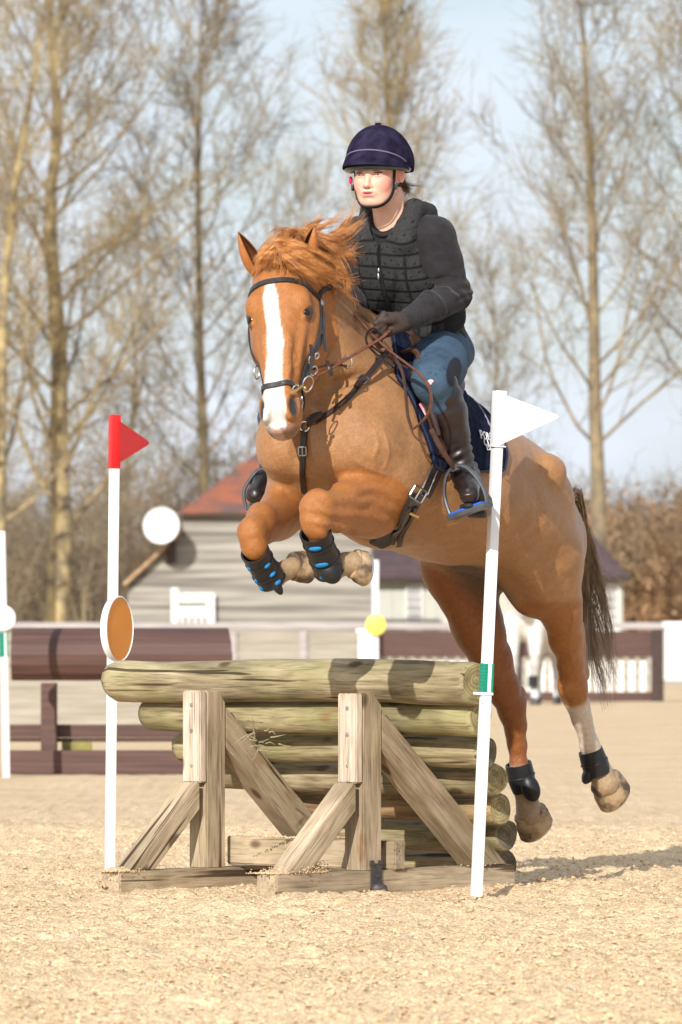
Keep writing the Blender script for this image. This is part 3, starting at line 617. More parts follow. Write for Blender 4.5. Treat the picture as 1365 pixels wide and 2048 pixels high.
bare_tree(1400, 1300, 128, 16, .18, 'bare tree whose branches reach in from the right edge', 16, nprim=34, first=.25)
bare_tree(600, 1300, 150, 12.5, .13, 'thin distant bare tree behind the head of the horse', 17, mats=G2, nprim=24, up=.7, dens=.8)
bare_tree(985, 1300, 150, 10.5, .12, 'thin distant bare tree between the rider and the white flag', 18, mats=G2, nprim=24, up=.6, dens=.8)
bare_tree(262, 1300, 145, 11, .13, 'thin distant bare tree behind the red flag', 19, mats=G2, nprim=24, up=.6, dens=.8)
# far woodland: a mass of stems and twigs
def thicket(name, n, x0, x1, D0, D1, h0, h1, mat, label, seed, leaf=0, stem=.03):
    r = np.random.default_rng(seed); tw = []
    for i in range(n):
        D = r.uniform(D0, D1); x = r.uniform(x0, x1)*D/FPX; h = r.uniform(h0, h1); p, _ = curve(np.array([x, D, 0.]), np.array([r.normal(0, .12), r.normal(0, .12), 1]), h, 6, r, .25, .1)
        tw.append((p, stem*np.linspace(1, .3, 7)))
        for j in range(13):
            k = r.integers(1, 6); d = np.array([r.normal(0, .7), r.normal(0, .7), .6+r.normal(0, .3)]); q, _ = curve(p[k], d, h*.28*r.uniform(.4, 1.1), 3, r, .4, .1); tw.append((q, np.array([.016, .012, .008, .005])))
            for l in range(4): e = r.integers(1, 4); q2, _ = curve(q[e], r.normal(0, .6, 3)+np.array([0, 0, .3]), .5*r.uniform(.5, 1.2), 2, r, .3, 0); tw.append((q2, np.array([.008, .006, .004])))
    v, f = tubes(tw, 3)
    if leaf:
        c = v[r.integers(0, len(v), leaf)]+r.normal(0, .12, (leaf, 3)); a = r.normal(0, 1, (leaf, 3)); a /= np.linalg.norm(a, axis=1)[:, None]; b = np.cross(a, r.normal(0, 1, (leaf, 3))); b /= np.linalg.norm(b, axis=1)[:, None]; s = .07
        q = np.stack([c-a*s, c+b*s, c+a*s, c-b*s], 1).reshape(-1, 3); lf = np.arange(leaf*4).reshape(-1, 4)+len(v); v = np.vstack([v, q]); f = np.vstack([f, lf])
    tag(link(name, npmesh(name, v, f, False), mat), label, 'woodland', kind='stuff')
M_th = pm('brown_undergrowth', (.26, .19, .13), (.13, .10, .075), rough=.95, scale=.5, ramp=(.35, .65))
M_th2 = pm('copper_leaves', (.36, .21, .105), (.22, .165, .10), rough=.9, scale=.45, ramp=(.35, .65))
thicket('woodland', 950, -760, 760, 135, 200, 2.6, 5.6, M_th, 'far brown mass of bare woodland behind the buildings', 31)
thicket('copper_hedge', 420, 260, 760, 128, 150, 2.2, 4.6, M_th2, 'copper brown leafy hedge behind the fence at right', 32, leaf=15000)
thicket('olive_scrub', 300, -760, 100, 130, 150, 3.0, 6.5, pm('olive_twigs', (.27, .21, .13), (.14, .11, .075), rough=.95, scale=.5), 'olive brown scrub among the tree trunks at left', 33)
# ------------------------------------------------------------------ implicit surfaces -> one continuous mesh
class SDF:
    def __init__(s, lo, hi, res):
        s.lo = np.array(lo, float); s.res = res; s.n = np.ceil((np.array(hi, float)-s.lo)/res).astype(int)+1
        s.f = np.full(tuple(s.n), 1.0, np.float32)
    def _blk(s, lo, hi):
        a = np.clip(np.floor((np.array(lo)-s.lo)/s.res).astype(int), 0, s.n); b = np.clip(np.ceil((np.array(hi)-s.lo)/s.res).astype(int)+1, 0, s.n)
        ax = [s.lo[i]+s.res*np.arange(a[i], b[i]) for i in range(3)]
        return tuple(slice(a[i], b[i]) for i in range(3)), (ax[0][:, None, None].astype(np.float32), ax[1][None, :, None].astype(np.float32), ax[2][None, None, :].astype(np.float32))
    def op(s, fn, lo, hi, k, mode='u'):
        sl, X = s._blk(np.array(lo)-k-.01, np.array(hi)+k+.01)
        if min(X[0].size, X[1].size, X[2].size) == 0: return
        d = fn(X); a = s.f[sl]
        if mode == 'u': h = np.clip(k-np.abs(a-d), 0, None)/k; s.f[sl] = np.minimum(a, d)-h*h*k*.25
        elif mode == 's': d = -d; h = np.clip(k-np.abs(a-d), 0, None)/k; s.f[sl] = np.maximum(a, d)+h*h*k*.25
        elif mode == 'i': s.f[sl] = np.maximum(a, d)
    def cone(s, a, b, ra, rb, k=.02, flat=None, mode='u'):
        a = np.array(a, float); b = np.array(b, float); ab = b-a; L2 = ab@ab; r = max(ra, rb)
        def fn(X):
            q = [X[i]-a[i] for i in range(3)]; t = np.clip((q[0]*ab[0]+q[1]*ab[1]+q[2]*ab[2])/L2, 0, 1); q = [q[i]-t*ab[i] for i in range(3)]; rr = ra+(rb-ra)*t
            if flat:
                ax, sc = np.array(flat[0], float), flat[1]; ax = ax/np.linalg.norm(ax); dp = q[0]*ax[0]+q[1]*ax[1]+q[2]*ax[2]; q = [q[i]+ax[i]*dp*(1/sc-1) for i in range(3)]
                return (np.sqrt(q[0]**2+q[1]**2+q[2]**2)-rr)*min(1, sc)
            return np.sqrt(q[0]**2+q[1]**2+q[2]**2)-rr
        m = r*(max(1, flat[1]) if flat else 1); s.op(fn, np.minimum(a, b)-m, np.maximum(a, b)+m, k, mode)
    def chain(s, pts, rad, k=.02, flat=None):
        for i in range(len(pts)-1): s.cone(pts[i], pts[i+1], rad[i], rad[i+1], k, flat)
    def ell(s, c, R, ax=None, k=.02, mode='u'):
        c = np.array(c, float); ax = np.eye(3) if ax is None else np.array([np.array(v, float)/np.linalg.norm(v) for v in ax])
        def fn(X):
            q = [X[i]-c[i] for i in range(3)]; u = [q[0]*ax[j][0]+q[1]*ax[j][1]+q[2]*ax[j][2] for j in range(3)]
            k0 = np.sqrt(sum((u[j]/R[j])**2 for j in range(3))); k1 = np.sqrt(sum((u[j]/R[j]**2)**2 for j in range(3)))+1e-6
            return k0*(k0-1)/k1
        e = np.sqrt(((ax.T*np.array(R))**2).sum(1)); s.op(fn, c-e, c+e, k, mode)
    def loft(s, O, F, L, N, table, k=.03, ex=2.2, taper=None):
        """table rows: s, top n, bottom n, half width[, lateral offset]"""
        O, F, L, N = [np.array(v, float) for v in (O, F, L, N)]; T = np.array(table, float); T = T[np.argsort(T[:, 0])]
        ss = np.linspace(T[0, 0], T[-1, 0], 160); R = []
        for j in range(1, T.shape[1]):
            m = np.gradient(T[:, j], T[:, 0]); i = np.clip(np.searchsorted(T[:, 0], ss)-1, 0, len(T)-2); h = T[i+1, 0]-T[i, 0]; t = (ss-T[i, 0])/h
            R.append((2*t**3-3*t**2+1)*T[i, j]+(t**3-2*t**2+t)*h*m[i]+(-2*t**3+3*t**2)*T[i+1, j]+(t**3-t**2)*h*m[i+1])
        while len(R) < 4: R.append(ss*0)
        if len(R) < 5: R.append(ss*0)
        top, bot, wd, off, tp = R[:5]; cn = (top+bot)/2; hn = np.maximum((top-bot)/2, .004); wd = np.maximum(wd, .004)
        s0, s1 = T[0, 0], T[-1, 0]
        corners = np.array([O+F*a+N*b+L*c for a in (s0, s1) for b in (bot.min(), top.max()) for c in (-wd.max()-abs(off).max(), wd.max()+abs(off).max())])
        def fn(X):
            q = [X[i]-O[i] for i in range(3)]; u = q[0]*F[0]+q[1]*F[1]+q[2]*F[2]; n = q[0]*N[0]+q[1]*N[1]+q[2]*N[2]; l = q[0]*L[0]+q[1]*L[1]+q[2]*L[2]
            g = lambda A: np.interp(u, ss, A).astype(np.float32)
            h, w_ = g(hn), g(wd); a = (n-g(cn))/h; ww = w_*(1-g(tp)*np.clip(a, -1, 1)); b = (l-g(off))/ww
            r = (np.abs(a)**ex+np.abs(b)**ex)**(1/ex); d = (r-1)*np.minimum(h, ww); return np.maximum(d, np.maximum(u-s1, s0-u))
        s.op(fn, corners.min(0), corners.max(0), k)
    def mesh(s):
        f = s.f; i = f < 0; nx, ny, nz = f.shape; act = np.zeros((nx-1, ny-1, nz-1), np.uint8)
        C = [(a, b, c) for a in (0, 1) for b in (0, 1) for c in (0, 1)]
        for a, b, c in C: act += i[a:nx-1+a, b:ny-1+b, c:nz-1+c]
        ce = np.argwhere((act > 0) & (act < 8)); idm = np.full((nx-1, ny-1, nz-1), -1, np.int32); idm[tuple(ce.T)] = np.arange(len(ce))
        val = {c: f[ce[:, 0]+c[0], ce[:, 1]+c[1], ce[:, 2]+c[2]] for c in C}; acc = np.zeros((len(ce), 3)); cnt = np.zeros(len(ce))
        for c in C:
            for d in range(3):
                if c[d] == 0:
                    e = list(c); e[d] = 1; e = tuple(e); v0, v1 = val[c], val[e]; m = (v0 < 0) != (v1 < 0); t = v0/(v0-v1+1e-12)
                    p = np.tile(np.array(c, float), (len(ce), 1)); p[:, d] = t; acc[m] += p[m]; cnt[m] += 1
        v = s.lo+(ce+acc/cnt[:, None])*s.res; faces = []
        for d in range(3):
            o = [1 if q == d else 0 for q in range(3)]; a, b = [q for q in range(3) if q != d]
            A = i[:nx-o[0], :ny-o[1], :nz-o[2]]; B = i[o[0]:, o[1]:, o[2]:]; ed = np.argwhere(A != B)
            ok = (ed[:, a] > 0) & (ed[:, b] > 0) & (ed[:, a] < s.n[a]-1) & (ed[:, b] < s.n[b]-1); ed = ed[ok]; fl = A[tuple(ed.T)]
            q = []
            for da, db in ((0, 0), (1, 0), (1, 1), (0, 1)):
                w_ = ed.copy(); w_[:, a] -= da; w_[:, b] -= db; q.append(idm[tuple(w_.T)])
            q = np.stack(q, 1); flip = fl if d != 1 else ~fl; q[flip] = q[flip][:, ::-1]; faces.append(q)
        fc = np.concatenate(faces)[:, ::-1]; fc = fc[(fc >= 0).all(1)]
        return v, fc
def relax(v, f, it=2, lam=.5):
    e = np.concatenate([f[:, [0, 1]], f[:, [1, 2]], f[:, [2, 3]], f[:, [3, 0]]]); n = len(v); deg = np.bincount(e.ravel(), minlength=n)[:, None]
    for _ in range(it):
        a = np.zeros_like(v)
        for j in range(3): a[:, j] = np.bincount(e[:, 0], v[e[:, 1], j], n)+np.bincount(e[:, 1], v[e[:, 0], j], n)
        v = v+lam*(a/np.maximum(deg, 1)-v)
    return v
def unit(v): v = np.array(v, float); return v/np.linalg.norm(v)
def sm(x, a, b): t = np.clip((x-a)/(b-a), 0, 1); return t*t*(3-2*t)

# ------------------------------------------------------------------ the jumping horse
HO = np.array(P(850, 930, 18.05)); pit = math.radians(20)
HF = np.array([-.6*math.cos(pit), -.8*math.cos(pit), math.sin(pit)]); HN = np.array([.6*math.sin(pit), .8*math.sin(pit), math.cos(pit)]); HL = np.array([.8, -.6, 0.])
def HB(s, l, n): return HO+HF*s+HL*l+HN*n
def pp(x, y, D): return np.array(P(x, y, D))
g = SDF((-.45, 16.75, .12), (1.05, 19.3, 2.10), .0062)
TR = [(-.755, .10, .0, .03), (-.72, .145, -.07, .10), (-.65, .175, -.13, .160), (-.55, .210, -.165, .218), (-.42, .246, -.195, .255), (-.2, .250, -.255, .280), (0, .245, -.285, .290),
      (.15, .275, -.302, .285), (.28, .305, -.30, .25), (.40, .28, -.29, .225), (.50, .21, -.27, .195), (.58, .10, -.235, .17), (.64, -.02, -.16, .12), (.66, -.07, -.11, .05)]
T2 = [r[:3]+(r[3]*.96,)+(0, tp) for r, tp in zip(TR, (.2, .2, .2, .2, .22, .2, .22, .35, .5, .5, .4, .2, .0, .0))]
g.loft(HO, HF, HL, HN, T2, k=.03)
# neck
n0 = HB(.36, 0, .06); n1 = HB(.93, 0, .335); NF = unit(n1-n0); NN = unit(HN-NF*(HN@NF)); NL = n1-n0
g.loft(n0, NF, HL, NN, [(-.05, .22, -.24, .15, 0, .4), (.1, .20, -.235, .155, 0, .4), (.25, .18, -.205, .13, 0, .3), (.4, .16, -.165, .105, 0, .2), (.52, .145, -.135, .092, 0, .1), (.60, .12, -.12, .085, 0, 0), (.66, .06, -.08, .06, 0, 0)], k=.09)
# head
h0 = pp(556, 512, 17.40); h1 = pp(554, 866, 17.10); HA = unit(h1-h0); hl = unit(np.array([.955, -.29, .0])-HA*(np.array([.955, -.29, 0.])@HA)); hn = np.cross(HA, hl)
if hn[1] > 0: hn = -hn
hd = [(-.02, -.02, -.10, .045), (.03, .025, -.14, .078), (.09, .045, -.17, .092), (.14, .048, -.20, .100), (.19, .045, -.235, .104), (.245, .035, -.255, .098), (.30, .028, -.25, .086),
      (.36, .022, -.215, .069), (.42, .016, -.165, .057), (.47, .012, -.135, .0535), (.51, .008, -.122, .057), (.545, .0, -.115, .0575), (.575, -.022, -.105, .05), (.595, -.05, -.09, .03)]
def HD(t, l, n): return h0+HA*t+hl*l+hn*n
# narrower towards the bridge of the nose, wide jaw
hd = [r+(0, tp) for r, tp in zip(hd, (.1, .1, .05, .06, .12, .18, .25, .28, .26, .22, .12, .05, .0, .0))]
g.loft(h0, HA, hl, hn, hd, k=.035, ex=2.5)
for sgn in (-1, 1):
    g.ell(HD(.205, .080*sgn, -.135), (.115, .030, .085), (HA, hl, hn), k=.03)                       # cheek
    g.ell(HD(.168, .073*sgn, -.005), (.038, .030, .030), (HA+hn*.0, hl, hn), k=.02)                # brow
    g.ell(HD(.205, .102*sgn, -.026), (.026, .015, .018), (HA, hl, hn), k=.012, mode='s')
    g.ell(HD(.206, .086*sgn, -.024), (.022, .0175, .018), (HA, hl, hn), k=.006)
    g.chain([HD(.200, .070*sgn, -.002), HD(.188, .084*sgn, -.004), HD(.187, .094*sgn, -.020), HD(.198, .099*sgn, -.036)], [.006, .010, .010, .006], k=.008); g.chain([HD(.206, .070*sgn, -.004), HD(.225, .082*sgn, -.010), HD(.224, .091*sgn, -.026), HD(.208, .097*sgn, -.036)], [.004, .006, .006, .005], k=.006)
    g.cone(HD(.25, .072*sgn, -.03), HD(.40, .050*sgn, -.045), .012, .006, k=.02)                    # facial crest
    g.cone(HD(.30, .036*sgn, .012), HD(.47, .030*sgn, .0), .010, .010, k=.02)
    a = (HA*.9+hl*sgn*.1-hn*.35, hl*sgn+hn*.3, hn)
    g.ell(HD(.530, .041*sgn, -.014), (.046, .021, .031), a, k=.015)
    g.ell(HD(.538, .051*sgn, -.004), (.036, .0115, .018), (HA+hl*sgn*-.28, hl*sgn+hn*.5, hn), k=.006, mode='s')
    g.cone(HD(.505, .030*sgn, .004), HD(.565, .030*sgn, -.014), .0075, .007, k=.010)
g.ell(HD(.575, 0, -.085), (.022, .038, .030), (HA, hl, hn), k=.02)                               # chin / lower lip
g.ell(HD(.585, 0, -.045), (.018, .040, .020), (HA, hl, hn), k=.012)
g.cone(HD(.588, -.05, -.068), HD(.588, .05, -.068), .004, .004, k=.006, mode='s')
# chest and shoulders
for sgn in (-1, 1):
    g.ell(HB(.57, .095*sgn, -.13), (.095, .095, .125), (HF, HL, HN), k=.04)
    g.cone(HB(.26, .13*sgn, .16), HB(.50, (.178 if sgn > 0 else .155)*sgn, -.13), .065, .080, k=.10, flat=(HL, .75))
    g.cone(HB(.36, .20*sgn, -.18), HB(.22, .17*sgn, .10), .07, .07, k=.09, flat=(HL, .7))
    g.cone(HB(.545, .18*sgn, -.05), HB(.40, .225*sgn, -.13), .012, .012, k=.035, mode='s')
    g.ell(HB(.50, (.185 if sgn > 0 else .16)*sgn, -.13), (.07, .06, .075), (HF, HL, HN), k=.05)
    g.ell(HB(-.44, .13*sgn, .085), (.16, .095, .09), (HF, HL, HN), k=.06)
    g.ell(HB(-.36, .225*sgn, .12), (.05, .035, .04), (HF, HL, HN), k=.05)                          # hip point
g.ell(pp(748, 1046, 17.88), (.13, .10, .078), (HF, HL, HN), k=.05)
g.cone(HB(.63, 0, -.10), HB(.60, 0, -.27), .012, .02, k=.05, mode='s')
# near fore leg (horse's left, right in the picture)
E1 = pp(765, 1005, 17.66); K1 = pp(638, 1022, 17.30)
g.ell(pp(800, 985, 17.80), (.105, .075, .12), (HF, HL, HN), k=.05)
g.cone(pp(748, 1003, 17.62), K1+np.array([.03, .02, 0]), .113, .060, k=.035, flat=(HL+HF*.2, .74))
g.ell(pp(755, 985, 17.60), (.075, .05, .075), (HF, HL, HN), k=.03)
g.chain([pp(752, 978, 17.56), pp(665, 1005, 17.31)], [.038, .030], k=.02); g.cone(pp(748, 1050, 17.60), pp(672, 1050, 17.36), .034, .024, k=.02)
g.cone(pp(735, 1012, 17.515), pp(662, 1028, 17.29), .009, .006, k=.014, mode='s')
g.ell(pp(632, 1016, 17.27), (.055, .046, .056), k=.03); g.ell(pp(626, 1044, 17.27), (.040, .040, .038), k=.02); g.ell(pp(640, 1000, 17.28), (.035, .034, .03), k=.02)
g.chain([pp(632, 1050, 17.27), pp(643, 1090, 17.33), pp(658, 1135, 17.39)], [.040, .031, .034], k=.02)
g.ell(pp(664, 1136, 17.41), (.036, .034, .038), k=.02)
g.chain([pp(664, 1138, 17.42), pp(688, 1128, 17.44), pp(706, 1126, 17.45)], [.034, .031, .035], k=.015)
# off fore leg
g.ell(pp(608, 985, 17.85), (.09, .07, .11), (HF, HL, HN), k=.05)
g.cone(pp(572, 1010, 17.80), pp(522, 1050, 17.52), .082, .052, k=.04, flat=(HL, .8))
g.ell(pp(520, 1035, 17.55), (.04, .038, .05), k=.03); g.cone(pp(560, 1050, 17.80), pp(520, 1072, 17.55), .045, .03, k=.03)
g.ell(pp(503, 1062, 17.47), (.046, .042, .052), k=.03); g.ell(pp(508, 1092, 17.48), (.036, .036, .036), k=.02)
g.chain([pp(512, 1095, 17.48), pp(530, 1130, 17.53), pp(546, 1160, 17.58)], [.036, .030, .033], k=.02)
g.ell(pp(550, 1152, 17.60), (.034, .034, .036), k=.02)
g.chain([pp(554, 1150, 17.61), pp(572, 1140, 17.63), pp(586, 1134, 17.64)], [.033, .030, .033], k=.015)
# near hind leg
SN = pp(1040, 1130, 18.22)
g.ell(pp(1072, 1088, 18.50), (.185, .115, .20), (HF+HN*.3, HL, HN-HF*.3), k=.08)
g.ell(pp(1097, 1125, 18.56), (.12, .10, .20), (HF+HN*.2, HL, HN), k=.06)
g.cone(pp(1095, 1105, 18.42), pp(1124, 1222, 18.58), .128, .072, k=.05, flat=(HL, .8))
g.cone(pp(1035, 1095, 18.20), pp(1096, 1180, 18.42), .062, .042, k=.05, flat=(HL, .8))
g.chain([pp(1124, 1215, 18.56), pp(1132, 1275, 18.64), pp(1142, 1330, 18.71), pp(1146, 1360, 18.75)], [.078, .058, .041, .040], k=.03, flat=(HL, .85))
g.cone(pp(1152, 1250, 18.66), pp(1162, 1350, 18.80), .030, .020, k=.02)
g.ell(pp(1146, 1368, 18.76), (.044, .050, .055), k=.02); g.ell(pp(1163, 1346, 18.80), (.022, .026, .036), k=.018)
g.ell(pp(1130, 1372, 18.72), (.022, .022, .035), k=.02)
g.chain([pp(1148, 1385, 18.76), pp(1165, 1440, 18.80), pp(1180, 1490, 18.84), pp(1192, 1522, 18.86)], [.043, .031, .030, .036], k=.02)
g.cone(pp(1172, 1400, 18.82), pp(1190, 1500, 18.88), .013, .012, k=.015)
g.chain([pp(1192, 1525, 18.87), pp(1205, 1553, 18.88), pp(1213, 1568, 18.88)], [.036, .038, .046], k=.015)
# off hind leg
g.ell(pp(925, 1110, 18.66), (.17, .10, .17), (HF+HN*.3, HL, HN-HF*.3), k=.06)
g.cone(pp(925, 1130, 18.64), pp(958, 1260, 18.70), .125, .088, k=.05, flat=(HL, .8))
g.cone(pp(880, 1120, 18.58), pp(925, 1220, 18.62), .055, .05, k=.05, flat=(HL, .8))
g.chain([pp(956, 1245, 18.68), pp(982, 1320, 18.76), pp(1008, 1380, 18.82), pp(1020, 1410, 18.85)], [.088, .068, .048, .042], k=.03, flat=(HL, .88))
g.ell(pp(1023, 1415, 18.86), (.046, .05, .056), k=.02); g.ell(pp(1036, 1392, 18.88), (.022, .024, .032), k=.03); g.ell(pp(1042, 1448, 18.88), (.018, .02, .03), k=.02)
g.chain([pp(1024, 1430, 18.86), pp(1034, 1490, 18.90), pp(1038, 1530, 18.91), pp(1048, 1575, 18.93)], [.042, .031, .030, .037], k=.02)
g.chain([pp(1050, 1580, 18.93), pp(1056, 1610, 18.94), pp(1060, 1630, 18.94)], [.036, .038, .046], k=.015)
# inner thighs and sheath fill
g.ell(pp(1010, 1120, 18.62), (.14, .12, .09), (HF, HL, HN), k=.05)
g.cone(pp(905, 1118, 18.35), pp(975, 1128, 18.45), .032, .045, k=.03)
g.cone(HB(-.70, 0, .13), HB(-.77, 0, .06), .035, .028, k=.03)
# hollows and lines between the muscles
def groove(pts, r, k, dep=1):
    for a, b in zip(pts[:-1], pts[1:]): g.cone(a, b, r, r, k=k, mode='s')
def surf_line(sl, off): return [HB(s, l, n)+HL*off for s, l, n in sl]
for sgn in (-1, 1):
    groove([HB(.27, .298*sgn, -.02), HB(.235, .300*sgn, -.14), HB(.25, .262*sgn, -.24)], .008, .034)       # behind the shoulder and elbow
    groove([HB(-.31, .30*sgn, .10), HB(-.27, .30*sgn, -.02), HB(-.31, .285*sgn, -.13), HB(-.36, .255*sgn, -.20)], .012, .045)   # flank
    groove([HB(-.66, .235*sgn, .06), HB(-.64, .262*sgn, -.08), HB(-.62, .255*sgn, -.22)], .007, .03)       # hamstring line
    groove([HB(.63, .10*sgn, .02), HB(.52, .19*sgn, .10), HB(.36, .20*sgn, .20)], .010, .05)
groove([HB(.66, .0, -.02), HB(.655, .0, -.12), HB(.60, .0, -.24)], .010, .045)
hv, hf = g.mesh(); hv = relax(hv, hf, 2, .5); del g
# coat colours by where they grow
def local(v, O, A, B, C): q = v-O; return q@A, q@B, q@C
s_, l_, n_ = local(hv, HO, HF, HL, HN); t_, hl_, hn_ = local(hv, h0, HA, hl, hn)
scr = np.stack([hv[:, 0]/hv[:, 1]*FPX+CXP, HOR-(hv[:, 2]-CH)/hv[:, 1]*FPX], 1)
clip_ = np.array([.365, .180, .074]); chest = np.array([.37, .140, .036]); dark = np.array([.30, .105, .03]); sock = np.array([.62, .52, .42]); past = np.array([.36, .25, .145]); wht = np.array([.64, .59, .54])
def blend(c, m, col): return c*(1-m[:, None])+col*m[:, None]
r3 = np.random.default_rng(1); jit = r3.normal(0, 1, len(hv))
n1_ = vnoise((hv[:, 0]*1+hv[:, 2], hv[:, 1]+hv[:, 2]*.7), .12, 21); n2_ = vnoise((hv[:, 0]+hv[:, 2]*.6, hv[:, 1]-hv[:, 2]), .035, 22)
hc = np.tile(clip_, (len(hv), 1))*(1+.16*n1_[:, None]+.10*n2_[:, None])
def near(p, q, R, soft=.01):
    """mask: within R of segment p-q"""
    p, q = np.array(p, float), np.array(q, float); d = q-p; t = np.clip(((hv-p)@d)/(d@d), 0, 1); return 1-sm(np.linalg.norm(hv-p-t[:, None]*d, axis=1), R-soft, R+soft)
hed = sm(t_, -.04, .0)*(hn_ > -.24)*(np.abs(hl_) < .13)*(t_ < .63)*(hn_ < .12)
hc = blend(hc, hed, chest*1.06)
fo = np.maximum.reduce([near(pp(742, 1008, 17.58), pp(625, 1035, 17.27), .126, .005), near(pp(632, 1050, 17.3), pp(658, 1120, 17.41), .07)])
hc = blend(hc, np.clip(fo*(hv[:, 1] < 17.78), 0, 1), chest)
fo2 = np.maximum(near(pp(560, 1025, 17.72), pp(505, 1060, 17.48), .092, .006), near(pp(508, 1092, 17.5), pp(546, 1160, 17.58), .07)); hc = blend(hc, fo2*(scr[:, 0] < 603), chest*.97)
ln = 1210-(scr[:, 0]-1060)*.0+n2_*10
hind = sm(scr[:, 1], 1196, 1208)*(s_ < -.2)*(scr[:, 0] > 1040); hc = blend(hc, hind*(hv[:, 1] < 18.95), chest*.92)
hind2 = sm(scr[:, 1]-(scr[:, 0]-860)*.45, 1128, 1140)*(hv[:, 1] > 18.45)*(scr[:, 0] < 1058)*(scr[:, 1] > 1120); hc = blend(hc, hind2, dark*.95)  # far hind leg darkened, shade and dirt put into its coat colour
# shade and dirt between the hind legs, painted into the coat
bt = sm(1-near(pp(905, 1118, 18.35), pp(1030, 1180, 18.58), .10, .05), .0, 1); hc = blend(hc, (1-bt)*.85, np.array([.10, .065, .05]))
# socks, pasterns
for (a, b, R, col) in ((pp(1158, 1420, 18.8), pp(1190, 1520, 18.86), .062, sock), (pp(1040, 1555, 18.92), pp(1048, 1575, 18.93), .055, sock),
                       (pp(1198, 1545, 18.87), pp(1212, 1575, 18.88), .075, past), (pp(1052, 1600, 18.93), pp(1060, 1635, 18.94), .075, past),
                       (pp(682, 1132, 17.43), pp(715, 1128, 17.45), .062, past), (pp(566, 1144, 17.62), pp(595, 1134, 17.64), .06, past)):
    hc = blend(hc, near(a, b, R, .012), col)
# blaze, nostrils, muzzle
bw = np.interp(t_, [.118, .130, .17, .24, .30, .40, .46, .52, .56, .60], [0, .016, .026, .022, .026, .026, .029, .040, .044, .030])+n2_*.006
bl = (1-sm(np.abs(hl_+.006+.006*np.sin(t_*14)), bw-.002, bw+.002))*(hn_ > -.065)*(t_ > .07)*(t_ < .6)*(hn_ < .1); hc = blend(hc, bl, wht)
for sgn in (-1, 1):
    d = np.linalg.norm((hv-HD(.540, .050*sgn, -.006))@np.stack([unit(HA-hl*sgn*.28)/.038, hl/.0165, hn/.022], 1), axis=1); hc = blend(hc, 1-sm(d, .7, 1.15), np.array([.035, .028, .026]))
    d2 = np.linalg.norm((hv-HD(.207, .092*sgn, -.02))@np.stack([HA/.030, hl/.024, hn/.023], 1), axis=1); hc = blend(hc, (1-sm(d2, .75, 1.05))*.9, np.array([.05, .03, .02]))
    d3 = np.linalg.norm((hv-HD(.26, .088*sgn, -.04))@np.stack([HA/.06, hl/.05, hn/.035], 1), axis=1); hc = blend(hc, (1-sm(d3, .4, 1.1))*.35, dark)
mz = sm(t_, .565, .585)*(hn_ < -.03)*(np.abs(hl_) < .06)*(hn_ > -.15)*(t_ < .63); hc = blend(hc, mz*.75, np.array([.20, .13, .10])); hc = blend(hc, mz*(np.abs(hl_+.012) < .016)*.8, np.array([.55, .33, .27]))
hc = hc*(1+.05*jit[:, None]); hc = np.clip(hc, .005, .95)
M_coat = pm('horse_coat', (1, 1, 1), rough=.40, attr=True, var=.20, scale=75, stretch=(1, 1, 1), bump=.40, bscale=300, spec=.35, sheen=.05, ramp=(.3, .7))
horse = empty('horse', HB(0, 0, -.3), 'chestnut horse with white blaze leaping over the log jump with legs tucked', 'horse')
def vnx(v, cell, seed, st=(1, 1, 1)):
    w = v*np.array(st); return (vnoise((w[:, 0]+w[:, 2]*.31, w[:, 1]+w[:, 2]*.77), cell, seed)+vnoise((w[:, 1]+11, w[:, 2]+w[:, 0]*.3), cell, seed+1)+vnoise((w[:, 2]+5, w[:, 0]), cell, seed+2))*.66
_a = np.cross(hv[hf[:, 2]]-hv[hf[:, 0]], hv[hf[:, 3]]-hv[hf[:, 1]]); _n = np.zeros_like(hv)
for k in range(4):
    for j in range(3): _n[:, j] += np.bincount(hf[:, k], _a[:, j], len(hv))
_n /= np.linalg.norm(_n, axis=1)[:, None]+1e-9
_b = np.stack([s_, l_, n_], 1); _q = 1-np.clip(hed, 0, 1)*.75
_fa = near(pp(735, 1012, 17.58), pp(665, 1028, 17.30), .10, .02); hv = hv+_n*(_fa*.0035*np.sin((hv[:, 2]-CH)*150+hv[:, 0]*25+4*vnx(_b, .08, 210)))[:, None]
_c = np.zeros(len(hv)); BV0 = BVHTree.FromPolygons([V(p) for p in hv], [tuple(map(int, q)) for q in hf])
for path in ([(752, 868), (757, 890), (748, 915), (752, 940)], [(772, 872), (778, 905), (770, 935)], [(700, 905), (715, 925), (735, 935), (770, 948)], [(862, 962), (850, 985), (858, 1005)], [(596, 730), (578, 742), (574, 765)], [(583, 690), (590, 715), (578, 735)], [(880, 1060), (910, 1050), (940, 1058)], [(1150, 1230), (1140, 1290), (1150, 1340)]):
    pts_ = []
    for q in catmull([V((x, y, 0)) for x, y in path], 8):
        d = (P(q.x, q.y, 18)-V((0, 0, CH))).normalized(); h = BV0.ray_cast(V((0, 0, CH)), d)
        if h[0] is not None: pts_.append(np.array(h[0]))
    for q in pts_:
        w_ = np.abs(hv-q).max(1) < .02; _c[w_] = np.maximum(_c[w_], np.exp(-(np.linalg.norm(hv[w_]-q, axis=1)/.0065)**2))
_rib = np.sin(s_*62+n_*14)*(1-sm(np.abs(s_+.08), .16, .26))*(1-sm(np.abs(n_+.08), .10, .2))
hv = hv+_n*(.0032*_c+.0018*_rib)[:, None]
hv = hv+_n*(_q*(.0105*vnx(_b, .13, 201, (1, 1, .6))+.0035*vnx(_b, .05, 204, (1, 1, .5))+.0018*vnx(_b, .022, 207)))[:, None]
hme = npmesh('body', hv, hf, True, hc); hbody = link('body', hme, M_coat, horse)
BV = BVHTree.FromPolygons([V(p) for p in hv], [tuple(map(int, q)) for q in hf])
